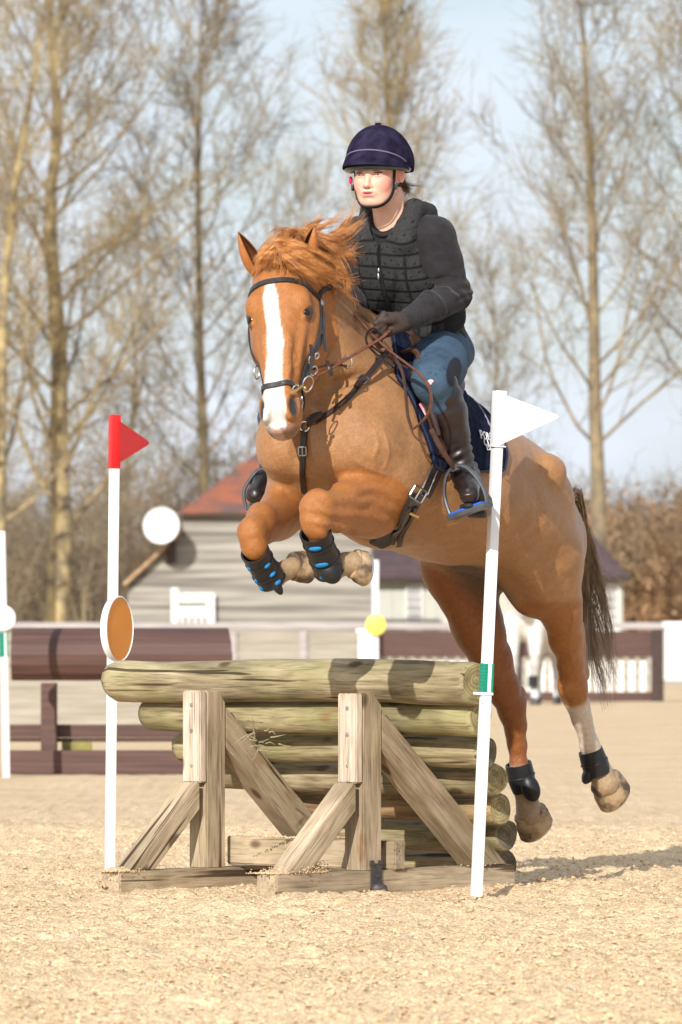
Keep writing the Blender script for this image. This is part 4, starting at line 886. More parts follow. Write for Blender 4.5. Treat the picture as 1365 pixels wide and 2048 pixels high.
EYE0 = V((0, 0, CH))
def hit(px, py, bvh=None, tries=6):
    d = (P(px, py, 18)-EYE0).normalized(); r = (bvh or BV).ray_cast(EYE0, d)
    return (r[0], r[1]) if r[0] is not None else None
M_eye = pm('horse_eye', (.012, .008, .006), (.02, .012, .008), rough=.12, scale=60, spec=.35)
for sgn in (-1, 1):
    m = MB(); m.ball(HD(.208, .0830*sgn, -.0185), (.0180, .0180, .0185), HA, hl, hn, 20, 12); m.build('eye', M_eye, horse, True, 180)
# ears
def ear(base, tip, out, w_, name='ear'):
    base, tip, out = V(base), V(tip), V(out).normalized(); ax = tip-base; L = ax.length; ax.normalize(); sd_ = ax.cross(out).normalized(); out = sd_.cross(ax)
    vs = []; fs = []; cols = []; n, m_ = 14, 14
    for side in (0, 1):
        for i in range(m_+1):
            t = i/m_; wd = w_*(math.sin(math.pi*min(1, .16+t*.86))**.75)*(1-.25*t)+.0012
            for k in range(n):
                a = math.radians(-142+284*k/(n-1)); rr = wd-(.003 if side else 0); dp = wd*.75-(.003 if side else 0)
                vs.append(base+ax*(t*L-(.0015 if side else 0)*t)-out*math.cos(a)*dp+sd_*math.sin(a)*rr+out*(.006*t*t))
                cols.append((.16, .055, .02) if side else (.42, .15, .04))
    o = (m_+1)*n
    for side in (0, 1):
        for i in range(m_):
            for k in range(n-1): a = side*o+i*n+k; q = (a, a+1, a+n+1, a+n); fs.append(q if side == 0 else q[::-1])
    for i in range(m_):
        for k in (0, n-1): a = i*n+k; q = (a, a+n, a+n+o, a+o); fs.append(q)
    for k in range(n-1): a = m_*n+k; fs.append((a, a+1, a+1+o, a+o))
    me = npmesh(name, np.array([tuple(p) for p in vs]), fs, True, np.array(cols)); return link(name, me, M_coat, horse)
ear(pp(518, 548, 17.41), pp(474, 464, 17.35), (.62, -.75, .2), .034)
ear(pp(614, 522, 17.33), pp(633, 451, 17.27), (-.90, -.38, .1), .032)
# hooves: dull horn with shod soles, each a part of its own
M_hoof = pm('hoof_horn', (.44, .31, .18), (.085, .055, .035), rough=.6, scale=17, bump=.4, ramp=(.42, .60))
M_sole = pm('hoof_sole', (.42, .32, .19), (.10, .075, .05), rough=.85, scale=34, bump=.6)
def hoof(top, bot, r0, r1, flat=.86, toe=None):
    top, bot = V(top), V(bot); ax = (bot-top).normalized(); toe = V(toe); toe = (toe-ax*toe.dot(ax)).normalized(); sd_ = ax.cross(toe)
    L = (bot-top).length; prof = [(-.12, r0*.80), (.0, r0*1.0), (.08, r0*1.04), (.2, r0*.99), (.5, r0*.55+r1*.5), (1.0, r1), (1.03, r1*.97)]; n = 28; vs = []; fs = []
    def ring(t, r, sh): return [top+ax*(t*L)+toe*(math.cos(2*math.pi*k/n)*r+sh)+sd_*math.sin(2*math.pi*k/n)*r*flat-ax*(-.010*(1-math.cos(2*math.pi*k/n))*(t < .21)) for k in range(n)]
    for t, r in prof: vs += ring(t, r, .012*t)
    for i in range(len(prof)-1):
        for k in range(n): fs.append((i*n+k, i*n+(k+1) % n, (i+1)*n+(k+1) % n, (i+1)*n+k))
    m = MB(); m.add(vs, fs+[tuple(range(n))]); ho = m.build('hoof', M_hoof, horse, True, 60)
    b = len(prof)-1; m = MB(); rg = ring(1.03, r1*.97, .012); inn = ring(1.02, r1*.62, .012); dp = ring(.86, r1*.5, .012)
    v2 = rg+inn+dp; f2 = [(i*n+k, (i+1)*n+k, (i+1)*n+(k+1) % n, i*n+(k+1) % n) for i in range(2) for k in range(n)]+[tuple(2*n+k for k in range(n))]
    m.add(v2, f2); fr = [bot-toe*r1*.62-ax*.002, bot+toe*r1*.35-ax*.004]
    m.tube([fr[0]+sd_*r1*.25, fr[1]], .010, 6); m.tube([fr[0]-sd_*r1*.25, fr[1]], .010, 6)
    m.build('sole', M_sole, ho, True, 40)
    m = MB(); arc = [bot+ax*.005+toe*(math.cos(a)*r1*.86+.012)+sd_*math.sin(a)*r1*.84*flat for a in [math.radians(-135+270*k/18) for k in range(19)]]; m.tube(arc, .006, 6); m.build('horseshoe', M_steel, ho, True)
hoof(pp(700, 1126, 17.45), pp(729, 1130, 17.475), .045, .0555, toe=(0, -.3, -1))
hoof(pp(581, 1134, 17.64), pp(608, 1127, 17.68), .043, .052, toe=(0, -.2, -1))
hoof(pp(1208, 1558, 18.88), pp(1234, 1588, 18.93), .056, .065, toe=(-.3, .1, -1))
hoof(pp(1057, 1620, 18.94), pp(1078, 1652, 18.98), .056, .065, toe=(-.5, 0, -1))

# hair: many thin tapering locks
M_mane = pm('mane_hair', (.78, .38, .13), (.40, .15, .04), rough=.45, scale=60, stretch=(.3, .3, 1), spec=.45)
M_tail = pm('tail_hair', (.42, .29, .18), (.17, .11, .07), rough=.5, scale=70, stretch=(1, 1, .2), spec=.4)
def locks(name, paths, n, spread, r0, mat, parent, seed, wav=.01, k=10, clump=1.6, spread_tip=None):
    """paths: guide curves (lists of 3-D points); hairs interpolate neighbouring guides"""
    r = np.random.default_rng(seed); G = [np.array([tuple(p) for p in catmull([V(q) for q in g_], 5)]) for g_ in paths]
    G = [np.stack([np.interp(np.linspace(0, 1, k), np.linspace(0, 1, len(a)), a[:, j]) for j in range(3)], 1) for a in G]; segs = []
    for i in range(n):
        u = r.random()*(len(G)-1); a = int(u); t = u-a; c = G[a]*(1-t)+G[min(a+1, len(G)-1)]*t; tt = np.linspace(0, 1, k)[:, None]
        off = r.normal(0, 1, 3)*spread*.55; off2 = r.normal(0, 1, 3)*(spread_tip or spread*clump)*.4; cl = int(u*7+r.random()*2); rc = np.random.default_rng(seed*977+cl); ph = rc.random(3)*6.28; cof = rc.normal(0, 1, 3)*spread*.9; coft = rc.normal(0, 1, 3)*(spread_tip or spread*clump)*.9
        c = c+(off+cof)*(1-tt)+(off2+coft)*tt**1.3+wav*np.sin(tt*5+ph[None])*tt; e = int(k*(.62+.38*r.random()))+1; c = c[:max(4, e)]
        segs.append((c, r0*np.linspace(1, .25, len(c))*r.uniform(.6, 1.3)))
    v, f = tubes(segs, 3); return link(name, npmesh(name, v, f), mat, parent)
def q3(*a): return [pp(*p) for p in a]
# forelock and mane blown back to the right of the picture
locks('forelock', [q3((535, 505, 17.37), (540, 492, 17.33), (520, 512, 17.32), (508, 540, 17.335)), q3((548, 500, 17.36), (556, 500, 17.30), (548, 520, 17.29), (545, 535, 17.31)),
                   q3((552, 498, 17.36), (568, 512, 17.28), (600, 540, 17.27), (640, 562, 17.30)), q3((555, 492, 17.36), (585, 500, 17.27), (625, 530, 17.28), (672, 566, 17.34)),
                   q3((558, 486, 17.37), (590, 482, 17.29), (640, 505, 17.30), (688, 540, 17.36))], 900, .008, .0011, M_mane, horse, 41, wav=.012)
locks('mane', [q3((560, 485, 17.42), (575, 470, 17.42), (540, 468, 17.38), (528, 500, 17.34)), q3((565, 482, 17.44), (590, 462, 17.40), (600, 470, 17.36), (612, 500, 17.34)),
               q3((575, 490, 17.46), (620, 470, 17.42), (660, 490, 17.40), (690, 520, 17.42)), q3((590, 500, 17.48), (640, 480, 17.46), (680, 460, 17.46), (712, 428, 17.46)), q3((600, 510, 17.5), (650, 490, 17.5), (690, 470, 17.5), (706, 445, 17.5)),
               q3((610, 520, 17.5), (650, 500, 17.5), (685, 505, 17.48), (700, 515, 17.5)), q3((625, 540, 17.5), (660, 520, 17.46), (690, 535, 17.46), (702, 548, 17.48)),
               q3((640, 560, 17.52), (670, 545, 17.47), (690, 560, 17.47), (700, 575, 17.5)), q3((655, 575, 17.54), (675, 565, 17.5), (688, 585, 17.5), (700, 610, 17.5))], 1500, .012, .0011, M_mane, horse, 42, wav=.018)
locks('mane_tuft', [q3((585, 480, 17.44), (600, 460, 17.44), (615, 448, 17.44), (628, 436, 17.44)), q3((600, 485, 17.46), (620, 462, 17.46), (650, 450, 17.46), (690, 440, 17.46))], 160, .006, .001, M_mane, horse, 43)
locks('mane_end', [q3((690, 600, 17.60), (720, 618, 17.62), (735, 640, 17.66), (752, 668, 17.7)), q3((700, 615, 17.62), (718, 640, 17.66), (728, 655, 17.70), (738, 668, 17.72))], 220, .007, .001, pm('pale_mane_hair', (.45, .32, .19), (.3, .2, .1), rough=.5), horse, 44)
tb = HB(-.745, 0, .12)
locks('tail', [[tb, pp(1138, 1000, 18.80), pp(1152, 1090, 18.95), pp(1162, 1200, 19.02), pp(1172, 1310, 19.02), pp(1190, 1400, 19.0)],
               [tb, pp(1145, 985, 18.80), pp(1162, 1070, 18.95), pp(1176, 1180, 19.03), pp(1192, 1300, 19.03), pp(1202, 1385, 19.0)],
               [tb, pp(1150, 985, 18.82), pp(1168, 1060, 18.98), pp(1186, 1150, 19.06), pp(1206, 1250, 19.06), pp(1208, 1360, 19.0)]], 700, .011, .0013, M_tail, horse, 45, wav=.03, k=14, clump=2.3)
locks('tail_wisps', [[pp(1165, 1060, 18.98), pp(1185, 1130, 19.05), pp(1215, 1180, 19.08), pp(1235, 1210, 19.08)], [pp(1170, 1100, 19.0), pp(1190, 1190, 19.05), pp(1212, 1280, 19.06), pp(1222, 1360, 19.06)]], 110, .012, .0008, M_tail, horse, 46, wav=.05)

# pale horse standing far behind, seen between the hind legs
D7 = 70.0; gx = P(1050, 0, D7).x
wh = SDF((gx-.55, D7-.6, -.02), (gx+.85, D7+2.1, 2.1), .02)
def G(x, y, z): return np.array([gx+x, D7+y, z])
WF, WL_, WN = unit([-.25, -1, 0]), unit([1, -.25, 0]), np.array([0, 0, 1.])
wh.loft(G(.15, .7, 1.12), WF, WL_, WN, [(-.85, .12, -.05, .05), (-.75, .26, -.25, .22), (-.4, .30, -.33, .30), (0, .26, -.36, .31), (.4, .30, -.34, .27), (.6, .2, -.28, .24), (.72, .0, -.12, .08)], k=.04)
wh.chain([G(0, .1, 1.25), G(-.06, -.15, 1.6), G(-.08, -.25, 1.75)], [.22, .14, .11], k=.08); wh.chain([G(-.08, -.28, 1.78), G(-.1, -.45, 1.5), G(-.1, -.52, 1.30)], [.115, .085, .06], k=.04)
for x in (-.15, .13): wh.chain([G(x, .12, 1.0), G(x*1.02, .10, .78), G(x*.95, .06, .50), G(x*.95, .07, .20), G(x*.95, .0, .06), G(x*.95, -.03, .0)], [.14, .088, .062, .045, .05, .065], k=.04)
for x in (.2, .45): wh.chain([G(x, 1.25, 1.0), G(x, 1.3, .70), G(x, 1.42, .50), G(x, 1.38, .2), G(x, 1.33, .02)], [.18, .11, .065, .045, .06], k=.05)
wv_, wf_ = wh.mesh(); wv_ = relax(wv_, wf_, 2); del wh
wc = np.tile([.70, .68, .64], (len(wv_), 1)); wc[wv_[:, 2] < .09] = (.08, .07, .07); wc[(wv_[:, 2] > .30) & (wv_[:, 2] < .62)] = (.5, .47, .43)
wr = empty('horse', (gx, D7, 0), 'pale grey horse standing in the distance, seen between the hind legs of the jumping horse', 'horse')
link('body', npmesh('body', wv_, wf_, True, wc), M_coat, wr)
m = MB(); m.tube([G(.10, .0, .22), G(.10, .0, .36)], .062, 10); m.build('leg_boot', M_bpaint := pm('dark_leg_boot', (.02, .02, .02), rough=.8), wr)
m = MB(); m.tube(catmull([V(G(-.24, .03, 1.34)), V(G(-.1, -.12, 1.16)), V(G(0.0, -.16, 1.08)), V(G(.12, -.14, 1.18)), V(G(.26, .0, 1.34))], 4), .013, 6); m.build('breast_strap', pm('grey_strap', (.35, .33, .32), rough=.7), wr)
# ------------------------------------------------------------------ tack
M_blk = pm('black_leather', (.018, .018, .020), (.03, .028, .028), rough=.32, scale=50, bump=.1, spec=.55)
M_brn = pm('brown_leather', (.075, .032, .018), (.05, .022, .014), rough=.38, scale=50, bump=.15, spec=.5)
M_dbl = pm('dark_brown_leather', (.035, .018, .014), (.025, .014, .012), rough=.4, scale=50, bump=.15, spec=.5)
M_tan = pm('rein_leather', (.17, .06, .03), (.10, .035, .02), rough=.42, scale=60, bump=.15)
M_navy = pm('navy_cloth', (.012, .017, .040), (.008, .011, .026), rough=.95, scale=120, bump=.3, spec=.1)
M_navy2 = pm('navy_binding', (.012, .020, .055), (.01, .015, .045), rough=.6, scale=90, bump=.2)
M_txt = pm('white_stitching', (.7, .7, .75), rough=.8)
def on(pts, off=.002, bvh=None, per=7, D=None):
    """pixel path -> points and normals lying on the horse's surface"""
    c = catmull([V((x, y, 0)) for x, y in pts], per); P_, N_ = [], []
    for q in c:
        h = hit(q.x, q.y, bvh)
        if h is None: continue
        P_.append(h[0]+h[1]*off); N_.append(h[1])
    for _ in range(2):
        N_ = [(N_[max(i-1, 0)]+N_[i]+N_[min(i+1, len(N_)-1)]).normalized() for i in range(len(N_))]
        P_ = [P_[0]]+[(P_[i-1]+P_[i]*2+P_[i+1])/4 for i in range(1, len(P_)-1)]+[P_[-1]]
    return P_, N_
def headring(path, off=.003, per=5):
    """(t, degrees round the head) -> surface points"""
    c = catmull([V((a, b, 0)) for a, b in path], per); P_, N_ = [], []
    for q in c:
        a = math.radians(q.y); o = V(HD(q.x, 0, -.09)); d = V(hl*math.sin(a)+hn*math.cos(a)); h = BV.ray_cast(o+d*.19, -d)
        if h[0] is not None and (h[0]-o).length > .02: P_.append(h[0]+h[1]*off); N_.append(h[1])
    for _ in range(2):
        N_ = [(N_[max(i-1, 0)]+N_[i]+N_[min(i+1, len(N_)-1)]).normalized() for i in range(len(N_))]
    return P_, N_
def strap(name, pn, wid, th, mat, parent):
    m = MB(); m.ribbon(pn[0], pn[1], wid, th); return m.build(name, mat, parent, True, 50)
def buckle(c, nrm, up, w_, h_, parent, r=.0022, name='buckle', mat=None):
    c, nrm, up = V(c), V(nrm).normalized(), V(up); up = (up-nrm*up.dot(nrm)).normalized(); s_ = up.cross(nrm); m = MB(); q = [c+s_*a*w_+up*b*h_ for a, b in ((-1, -.8), (-.8, -1), (.8, -1), (1, -.8), (1, .8), (.8, 1), (-.8, 1), (-1, .8), (-1, -.8))]
    m.tube(q, r, 6); m.tube([c-up*h_, c+up*h_*.9], r*.8, 6); return m.build(name, mat or M_steel, parent, True)
def bodyhit(s, th, off):
    a = math.radians(th); c = V(HB(s, 0, 0)); d = V(HL*math.sin(a)+HN*math.cos(a)); h = BV.ray_cast(c+d*1.0, -d)
    return h[0]+h[1]*off, h[1]
br = empty('bridle', HD(.1, 0, .06), 'black leather bridle with padded browband and crossed noseband worn by the chestnut horse', 'bridle')
bb = headring([(.125, -112), (.122, -80), (.120, -45), (.120, 0), (.118, 42), (.115, 70), (.110, 95)]); strap('browband', bb, .017, .0045, M_blk, br)
strap('cheek_strap', headring([(.06, 112), (.10, 100), (.16, 92), (.24, 88), (.30, 88), (.335, 96), (.36, 104)]), .014, .004, M_blk, br)
strap('cheek_strap', headring([(.06, -118), (.12, -104), (.20, -96), (.30, -92), (.36, -94), (.42, -100)]), .014, .004, M_blk, br)
nb = headring([(.33, -100), (.42, -84), (.458, -60), (.468, -30), (.468, 0), (.463, 30), (.455, 50), (.43, 66), (.385, 76), (.33, 84), (.28, 92), (.24, 100)]); strap('noseband', nb, .0165, .005, M_blk, br)
strap('chin_strap', headring([(.42, 56), (.445, 74), (.475, 98), (.49, 130), (.49, 160), (.49, 180), (.49, 210), (.47, 250), (.43, 285)]), .012, .004, M_blk, br)
strap('headpiece', headring([(.06, 112), (.03, 122), (.0, 135), (-.02, 160), (-.02, 200), (.0, 230), (.06, 242)]), .018, .004, M_blk, br)
h = headring([(.125, 98), (.128, 98)]); buckle(h[0][0]+h[1][0]*.004, h[1][0], HA, .009, .010, br)
h = headring([(.20, 91), (.205, 91)]); strap('keeper', (list(catmull([h[0][0]+V(hl)*.006+V(HA)*x+V(hn)*-y for x, y in ((-.03, 0), (.02, .008), (.06, .012), (.09, .03))], 4)), [V(hl)*.6+V(hn)]*13), .009, .003, M_blk, br)
for (x, y, D, rx, ry) in ((616, 768, 17.20, .018, .024), (628, 742, 17.24, .012, .014), (592, 777, 17.17, .010, .010), (622, 720, 17.26, .007, .012), (634, 712, 17.27, .007, .009)):
    m = MB(); m.torus(P(x, y, D), V((.8, .45, .2)), V((.1, -.3, 1)), rx, ry, .0026, 24, 6); m.build('bit_ring', M_steel, br, True)
m = MB(); m.torus(P(514, 745, 17.28), V((.5, .8, 0)), EZ, .014, .02, .0026, 20, 6); m.build('bit_ring', M_steel, br, True)
m = MB(); m.tube([P(604, 772, 17.16), P(596, 779, 17.14), P(580, 786, 17.13)], .005, 8); m.ball(P(610, 776, 17.17), .006, n=10, m=6); m.build('bit', M_brass, br, True)
strap('bit_hanger', (catmull([P(622, 690, 17.27), P(624, 715, 17.25), P(620, 742, 17.22), P(612, 752, 17.2)], 4), [V((.5, -.85, .1))]*13), .011, .004, M_blk, br)
for k in range(3): m = MB(); m.torus(P(603, 797+k*9, 17.20), V((.7 if k % 2 else .2, -.3, 0)), EZ, .005, .008, .0016, 12, 5); m.build('chain_link', M_steel, br, True)

bp = empty('breastplate', HB(.6, 0, -.1), 'dark brown leather breastplate strapped across the chest of the chestnut horse', 'breastplate')
strap('shoulder_strap', on([(778, 700), (762, 716), (742, 742), (722, 766), (700, 793), (672, 818), (642, 838), (618, 850)], .003), .0185, .004, M_dbl, bp)
pn = on([(735, 750), (722, 766), (712, 778)], .008); strap('strap_end', (pn[0], pn[1]), .021, .004, M_dbl, bp)
h = hit(725, 762); buckle(h[0]+h[1]*.010, h[1], V((.6, 0, .8)), .014, .015, bp)
mp_ = [(math.degrees(math.atan2(float((np.array(q)-HO)@HL), float((np.array(q)-HO)@HN))), float((np.array(q)-HO)@HF)) for q in on([(762, 716), (742, 742), (722, 766), (700, 793), (672, 818), (642, 838)], .003)[0]]
mq = [bodyhit(b, -a, .003) for a, b in mp_]; strap('shoulder_strap', ([q[0] for q in mq], [q[1] for q in mq]), .0185, .004, M_dbl, bp)
strap('girth_strap', on([(609, 862), (607, 890), (606, 920), (606, 945), (608, 966), (610, 984)], .004), .0195, .0045, M_dbl, bp)
h = hit(612, 854); m = MB(); m.torus(h[0]+h[1]*.008, V((1, -.3, 0)), EZ, .015, .015, .003, 24, 6); m.build('centre_ring', M_steel, bp, True)
h = hit(607, 902); buckle(h[0]+h[1]*.009, h[1], EZ, .0125, .013, bp)
m = MB(); h = hit(637, 836); m.tube([h[0]+h[1]*.01+V((.02, 0, .01)), h[0]+h[1]*.016, h[0]+h[1]*.01-V((.03, 0, .012))], [.010, .014, .010], 8); m.build('keeper', M_dbl, bp, True)

# saddle cloth, saddle, girth
sc_ = empty('saddle_cloth', HB(.2, 0, .28), 'navy quilted saddle cloth with white lettering under the brown saddle', 'saddle cloth')
SF = lambda th: float(np.interp(abs(th), [0, 43, 64, 96, 118], [.40, .455, .462, .40, .305])); SR = lambda th: float(np.interp(abs(th), [0, 60, 78, 96, 118], [-.03, -.045, -.06, -.035, .02]))
def cloth(name, off, mat, parent, u0=0, u1=1, v0=-1, v1=1, nu=40, nv=70, thb=lambda u: np.interp(u, [0, .12, .9, 1], [116, 116, 97, 93]), puff=0, sf=SF, sr=SR):
    vs = []; 
    for j in range(nv+1):
        for i in range(nu+1):
            u = u0+(u1-u0)*i/nu; vv = v0+(v1-v0)*j/nv; th = vv*float(thb(u)); s = sf(th)*(1-u)+sr(th)*u
            q = puff*abs(math.sin(u*math.pi*11))**.5*abs(math.sin(vv*math.pi*13))**.5 if puff else 0
            p, n = bodyhit(s, th, off+q); vs.append(p)
    n0_ = len(vs); vs2 = []
    for j in range(nv+1):
        for i in range(nu+1):
            u = u0+(u1-u0)*i/nu; vv = v0+(v1-v0)*j/nv; th = vv*float(thb(u)); s = sf(th)*(1-u)+sr(th)*u; vs2.append(bodyhit(s, th, max(.0015, off-.008))[0])
    fs = []
    W1 = nu+1
    for j in range(nv):
        for i in range(nu): a = j*W1+i; fs.append((a, a+1, a+W1+1, a+W1)); fs.append((a+n0_, a+W1+n0_, a+W1+1+n0_, a+1+n0_))
    rim = [i for i in range(nu)]+[j*W1+nu for j in range(nv)]+[nv*W1+i for i in range(nu, 0, -1)]+[j*W1 for j in range(nv, 0, -1)]
    for a, b in zip(rim, rim[1:]+rim[:1]): fs.append((a, a+n0_, b+n0_, b))
    m = MB(); m.add(vs+vs2, fs); return m.build(name, mat, parent, True, 60)
cloth('quilted_panel', .010, M_navy, sc_, puff=.005, nu=66, nv=104)
def edge_tube(name, path, r, mat, parent, off=.014):
    m = MB(); pts = [bodyhit(s, th, off)[0] for s, th in path]; m.tube(pts, r, 7); return m.build(name, mat, parent, True)
pth = [(SF(t), t) for t in np.linspace(-110, 114, 60)]+[(SF(116)*(1-u)+SR(116 if u < .2 else 100)*u, float(np.interp(u, [0, .12, .9, 1], [116, 116, 97, 93]))) for u in np.linspace(.03, 1, 22)]+[(SR(t), t) for t in np.linspace(92, -92, 50)]
edge_tube('binding', pth, .0036, M_navy2, sc_)
edge_tube('piping', [(SR(t)*.8+.05-.0*t, t) for t in np.linspace(20, 74, 14)]+[(SR(78)+.06+.0*k, 70-k) for k in range(0, 1)], .003, pm('grey_piping', (.25, .25, .32), rough=.6), sc_)
# lettering: laid on the cloth
def lettering(name, txt, p_left, p_right, size, mat, parent, bvh=None, off=.019, D=17.8, thick=.0012):
    """text whose baseline runs between two photo points, projected onto the cloth beneath"""
    cu = bpy.data.curves.new(name, 'FONT'); cu.body = txt; cu.size = 1; cu.resolution_u = 3; cu.offset = .006; o = bpy.data.objects.new(name, cu); COL.objects.link(o)
    bpy.context.view_layer.update(); dg = bpy.context.evaluated_depsgraph_get(); me = bpy.data.meshes.new_from_object(o.evaluated_get(dg)); bpy.data.objects.remove(o)
    bm = bmesh.new(); bm.from_mesh(me); bmesh.ops.triangulate(bm, faces=bm.faces[:]); xs_ = [v.co.x for v in bm.verts]; w0, w1 = min(xs_), max(xs_)
    a, b = hit(*p_left), hit(*p_right); A, N1 = a; B, N2 = b; X = (B-A); nn = (N1+N2).normalized(); X = X-nn*X.dot(nn); k = X.length/(w1-w0); X.normalize(); Y = nn.cross(X); Y = Y if Y.z > 0 else -Y
    for v in bm.verts:
        p = A+X*(v.co.x-w0)*k+Y*v.co.y*k*size+nn*.05; h = BV.ray_cast(p+nn*.1, -nn); v.co = (h[0]+h[1]*off) if h[0] is not None else p
    r = bmesh.ops.extrude_face_region(bm, geom=bm.faces[:]); [setattr(q, 'co', q.co-nn*thick*2) for q in r['geom'] if isinstance(q, bmesh.types.BMVert)]
    bmesh.ops.recalc_face_normals(bm, faces=bm.faces); bm.to_mesh(me); bm.free(); me.materials.clear(); return link(name, me, mat, parent)
lettering('lettering', 'PONY', (953, 880), (985, 889), 1.0, M_txt, sc_)
lettering('lettering', 'CLUB', (960, 895), (988, 901), 1.05, M_txt, sc_)
lettering('lettering', 'East M', (966, 904), (992, 908), .9, M_txt, sc_)
m = MB(); h = [hit(x, y) for x, y in ((832, 812), (838, 822), (845, 835))]; m.ribbon([q[0]+q[1]*.017 for q in h], [q[1] for q in h], .010, .002); m.build('pink_tag', pm('pink_label', (.75, .12, .2), (.8, .6, .65), rough=.6, scale=60), sc_, True)

sd_ = empty('saddle', HB(.15, 0, .33), 'brown leather jumping saddle with forward flap beneath the rider', 'saddle')
FF = lambda th: float(np.interp(abs(th), [0, 20, 40, 60, 80, 98, 112], [.33, .34, .375, .41, .405, .36, .30])); FR = lambda th: float(np.interp(abs(th), [0, 20, 60, 80, 98, 112], [.06, .12, .22, .26, .27, .275]))
for sg in (1, -1): cloth('flap', .026, M_brn, sd_, v0=.16*sg, v1=1*sg, nu=26, nv=34, thb=lambda u: np.interp(u, [0, .2, .8, 1], [100, 110, 110, 100]), sf=FF, sr=FR)
for sg in (1, -1):
    m = MB(); pt = [bodyhit(FF(t)-.012, t*sg, .034)[0] for t in np.linspace(34, 100, 16)]; m.tube(pt, [.008+.012*math.sin(math.pi*i/15) for i in range(16)], 9); m.build('knee_roll', M_dbl, sd_, True)
gs = SDF(np.array(HB(.14, 0, .33))-.42, np.array(HB(.14, 0, .33))+.42, .0075)
gs.loft(HB(0, 0, 0), HF, HL, HN, [(.01, .335, .29, .04), (.02, .345, .28, .08), (.05, .335, .262, .105), (.1, .325, .25, .135), (.2, .33, .255, .105), (.28, .36, .265, .085), (.325, .385, .28, .07), (.35, .38, .30, .04)], k=.02, ex=2.3)
v_, f_ = gs.mesh(); v_ = relax(v_, f_, 3); link('seat', npmesh('seat', v_, f_), M_brn, sd_)
m = MB(); ptt = [P(x, y, D) for x, y, D in ((806, 706, 17.70), (826, 700, 17.68), (838, 714, 17.68), (836, 738, 17.66), (822, 752, 17.64))]
m.tube(catmull(ptt, 4), [.012+.004*math.sin(math.pi*i/16) for i in range(17)], 8, flat=.7); m.build('pommel_block', M_brn, sd_, True)
gr = empty('girth', HB(.3, .2, -.25), 'dark leather girth with straps and roller buckle round the horse belly', 'girth')
strap('billet_strap', on([(868, 928), (858, 950), (848, 972), (838, 990)], .006), .026, .005, M_dbl, gr); strap('billet_strap', on([(884, 925), (872, 950), (862, 972), (852, 992)], .007), .026, .005, M_dbl, gr)
strap('girth_body', on([(832, 985), (822, 1010), (806, 1040), (788, 1062), (770, 1077), (752, 1085)], .005), .062, .009, M_blk, gr)
strap('strap_tail', on([(826, 1008), (814, 1035), (802, 1062), (796, 1082)], .017), .019, .004, M_dbl, gr); strap('strap_tail', on([(812, 1010), (801, 1036), (790, 1060), (784, 1078)], .016), .019, .004, M_dbl, gr)
h = hit(829, 984); buckle(h[0]+h[1]*.019, h[1], V((.55, 0, .85)), .031, .020, gr, r=.003)
m = MB(); h = hit(817, 1018); a = V((.9, 0, -.42)); m.ribbon([h[0]+h[1]*.024+a*x for x in (-.022, 0, .022)], [h[1]]*3, .009, .003); m.build('keeper', M_brass, gr, True)

# reins and running straps
rn = empty('reins', P(700, 700, 17.4), 'brown leather reins running from the bit to the rider hands', 'reins')
def loose(name, pts, r, mat, parent, flat=.5, per=6):
    m = MB(); m.tube(catmull([P(*p) for p in pts], per), r, 8, flat=flat); return m.build(name, mat, parent, True)
loose('near_rein', [(632, 752, 17.24), (650, 744, 17.27), (680, 726, 17.33), (710, 708, 17.40), (740, 690, 17.46), (760, 678, 17.49), (774, 666, 17.51), (782, 656, 17.56)], .0082, M_tan, rn)
loose('rein_stop', [(628, 738, 17.26), (650, 731, 17.29), (675, 730, 17.33), (692, 732, 17.36)], .0075, M_dbl, rn)
loose('rein_knot', [(655, 722, 17.30), (660, 735, 17.275), (664, 752, 17.28)], .0072, M_dbl, rn)
m = MB(); m.torus(P(695, 724, 17.38), V((.85, -.5, 0)), EZ, .0165, .018, .0028, 26, 7); m.build('martingale_ring', M_steel, rn, True)
loose('far_rein', [(676, 598, 17.62), (700, 618, 17.60), (728, 648, 17.56), (752, 676, 17.50), (782, 703, 17.46), (812, 726, 17.44), (840, 748, 17.43), (860, 780, 17.42), (862, 812, 17.42), (848, 840, 17.43), (826, 858, 17.45)], .0082, M_tan, rn)
loose('rein_loop', [(764, 668, 17.5), (748, 656, 17.50), (734, 668, 17.5), (736, 690, 17.50), (762, 716, 17.5), (786, 734, 17.48)], .0072, M_dbl, rn)
loose('rein_end', [(768, 684, 17.49), (790, 715, 17.47), (806, 748, 17.46), (812, 790, 17.46), (816, 830, 17.46), (824, 858, 17.46)], .0078, M_brn, rn)
loose('neck_strap', [(740, 690, 17.56), (760, 704, 17.55), (790, 722, 17.53), (815, 736, 17.54)], .007, M_dbl, rn)
loose('rein_tail', [(824, 858, 17.46), (828, 870, 17.46), (840, 882, 17.48), (852, 888, 17.5)], .0055, M_tan, rn)

